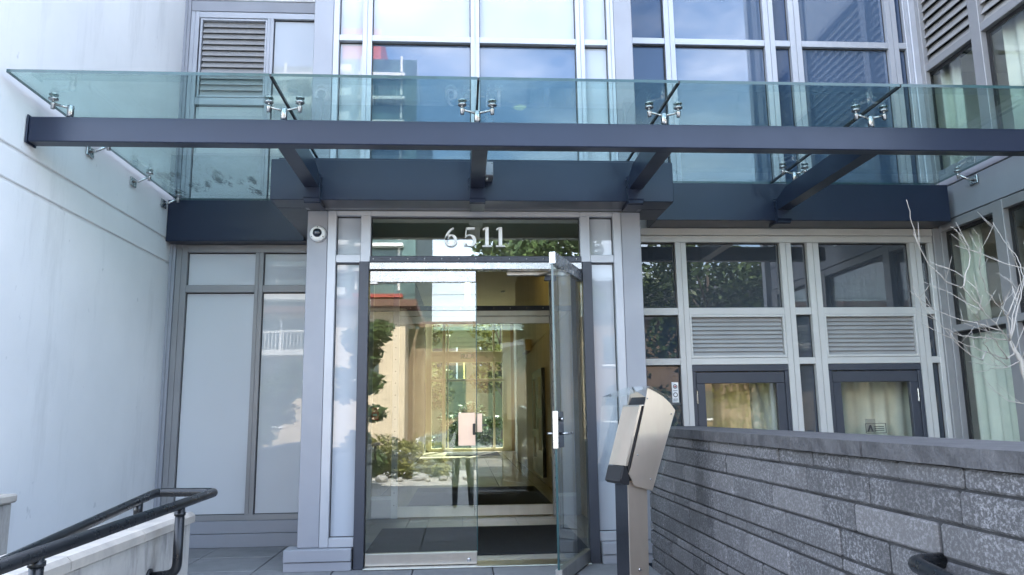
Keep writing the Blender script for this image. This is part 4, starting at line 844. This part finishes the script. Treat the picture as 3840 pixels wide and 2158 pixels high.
# ================================================================ the person taking the picture, mirrored in the door glass
pr = thing('person', (.0, -.42, GZ), 'person in dark clothes holding up a phone, mirrored in the glass door', 'person')
def skin(name, verts, edges, rad, m, par, root=0, sub=2):
    me = bpy.data.meshes.new(name); me.from_pydata(verts, edges, []); o = link(name, me, (0, 0, 0), par); me.materials.append(MATS[m])
    md = o.modifiers.new('skin', 'SKIN'); md.use_smooth_shade = True
    for i, s in enumerate(me.skin_vertices[0].data): s.radius = (rad[i] if isinstance(rad[i], tuple) else (rad[i], rad[i])); s.use_root = i == root
    ms = o.modifiers.new('sub', 'SUBSURF'); ms.levels = sub; ms.render_levels = sub; return o
by = -.44
V = [(0, by, .58), (0, by, .72), (0, by+.01, .88), (0, by, 1.0), (0, by+.01, 1.09),
     (-.10, by, .53), (-.12, by+.02, .12), (-.13, by-.01, -.27), (-.13, by+.13, -.31), (.10, by, .53), (.13, by+.03, .12), (.14, by+.0, -.27), (.15, by+.13, -.31),
     (-.18, by, .98), (-.24, by+.08, .74), (-.11, by+.29, 1.06), (.18, by, .98), (.24, by+.08, .74), (.11, by+.29, 1.06)]
Ed = [(0, 1), (1, 2), (2, 3), (3, 4), (0, 5), (5, 6), (6, 7), (7, 8), (0, 9), (9, 10), (10, 11), (11, 12), (3, 13), (13, 14), (14, 15), (3, 16), (16, 17), (17, 18)]
Rd = [(.15, .11), (.135, .105), (.15, .115), (.13, .09), .05, .088, .062, .045, .04, .088, .062, .045, .04, .062, .047, .03, .062, .047, .03]
skin('body', V, Ed, Rd, 'dark_cloth', pr)
hd = lathe('head', [(.02, -.115), (.055, -.105), (.07, -.07), (.078, -.02), (.082, .03), (.075, .075), (.05, .105), (.015, .118)], (0, by+.02, 1.22), 'skin_tone', pr, 'z', 20); hd.scale = (.95, 1.12, 1)
lathe('hair', [(.086, -.01), (.09, .03), (.084, .08), (.055, .115), (.012, .13)], (0, by+.005, 1.222), 'hair_dark', pr, 'z', 20).scale = (.97, 1.1, 1)
prism('nose', [(by+.10, 1.235), (by+.132, 1.19), (by+.10, 1.185)], 'x', -.012, .012, 'skin_tone', pr)
for s in (-1, 1):
    lathe('eye', [(.010, 0), (.008, .006)], (s*.03, by+.106, 1.225), 'hair_dark', pr, '-y', 10).rotation_euler.z = math.pi; box('ear', s*.080-.008, s*.080+.008, by+.0, by+.04, 1.19, 1.25, 'skin_tone', pr, .006)
    hx = s*.095; hy = by+.315
    hv = [(s*.11, by+.285, 1.05), (hx, hy, 1.10), (hx-s*.006, hy+.012, 1.135)]; he = [(0, 1), (1, 2)]; hrd = [(.026, .02), (.036, .018), (.036, .014)]
    skin('palm', hv, he, hrd, 'skin_tone', pr, 1, 1)
    for q in range(4): skin('finger', [(hx+s*.004, hy+.014, 1.10+q*.019), (hx-s*.002, hy+.045, 1.104+q*.019), (hx-s*.03, hy+.052, 1.106+q*.019)], [(0, 1), (1, 2)], [.0085, .008, .0065], 'skin_tone', pr, 0, 1)
    skin('thumb', [(hx, hy-.004, 1.10), (hx-s*.02, hy+.002, 1.125), (hx-s*.045, hy+.006, 1.14)], [(0, 1), (1, 2)], [.011, .0095, .0075], 'skin_tone', pr, 0, 1)
ph = thing('phone', (0, -.115, 1.13), 'dark phone held up sideways by the person in the glass', 'phone'); box('case', -.08, .08, by+.326, by+.335, 1.095, 1.172, 'black_plastic', ph, .003); lathe('lens', [(.008, 0), (.008, .003)], (-.06, by+.337, 1.155), 'dark_metal_shade', ph, '-y', 12).rotation_euler.z = math.pi
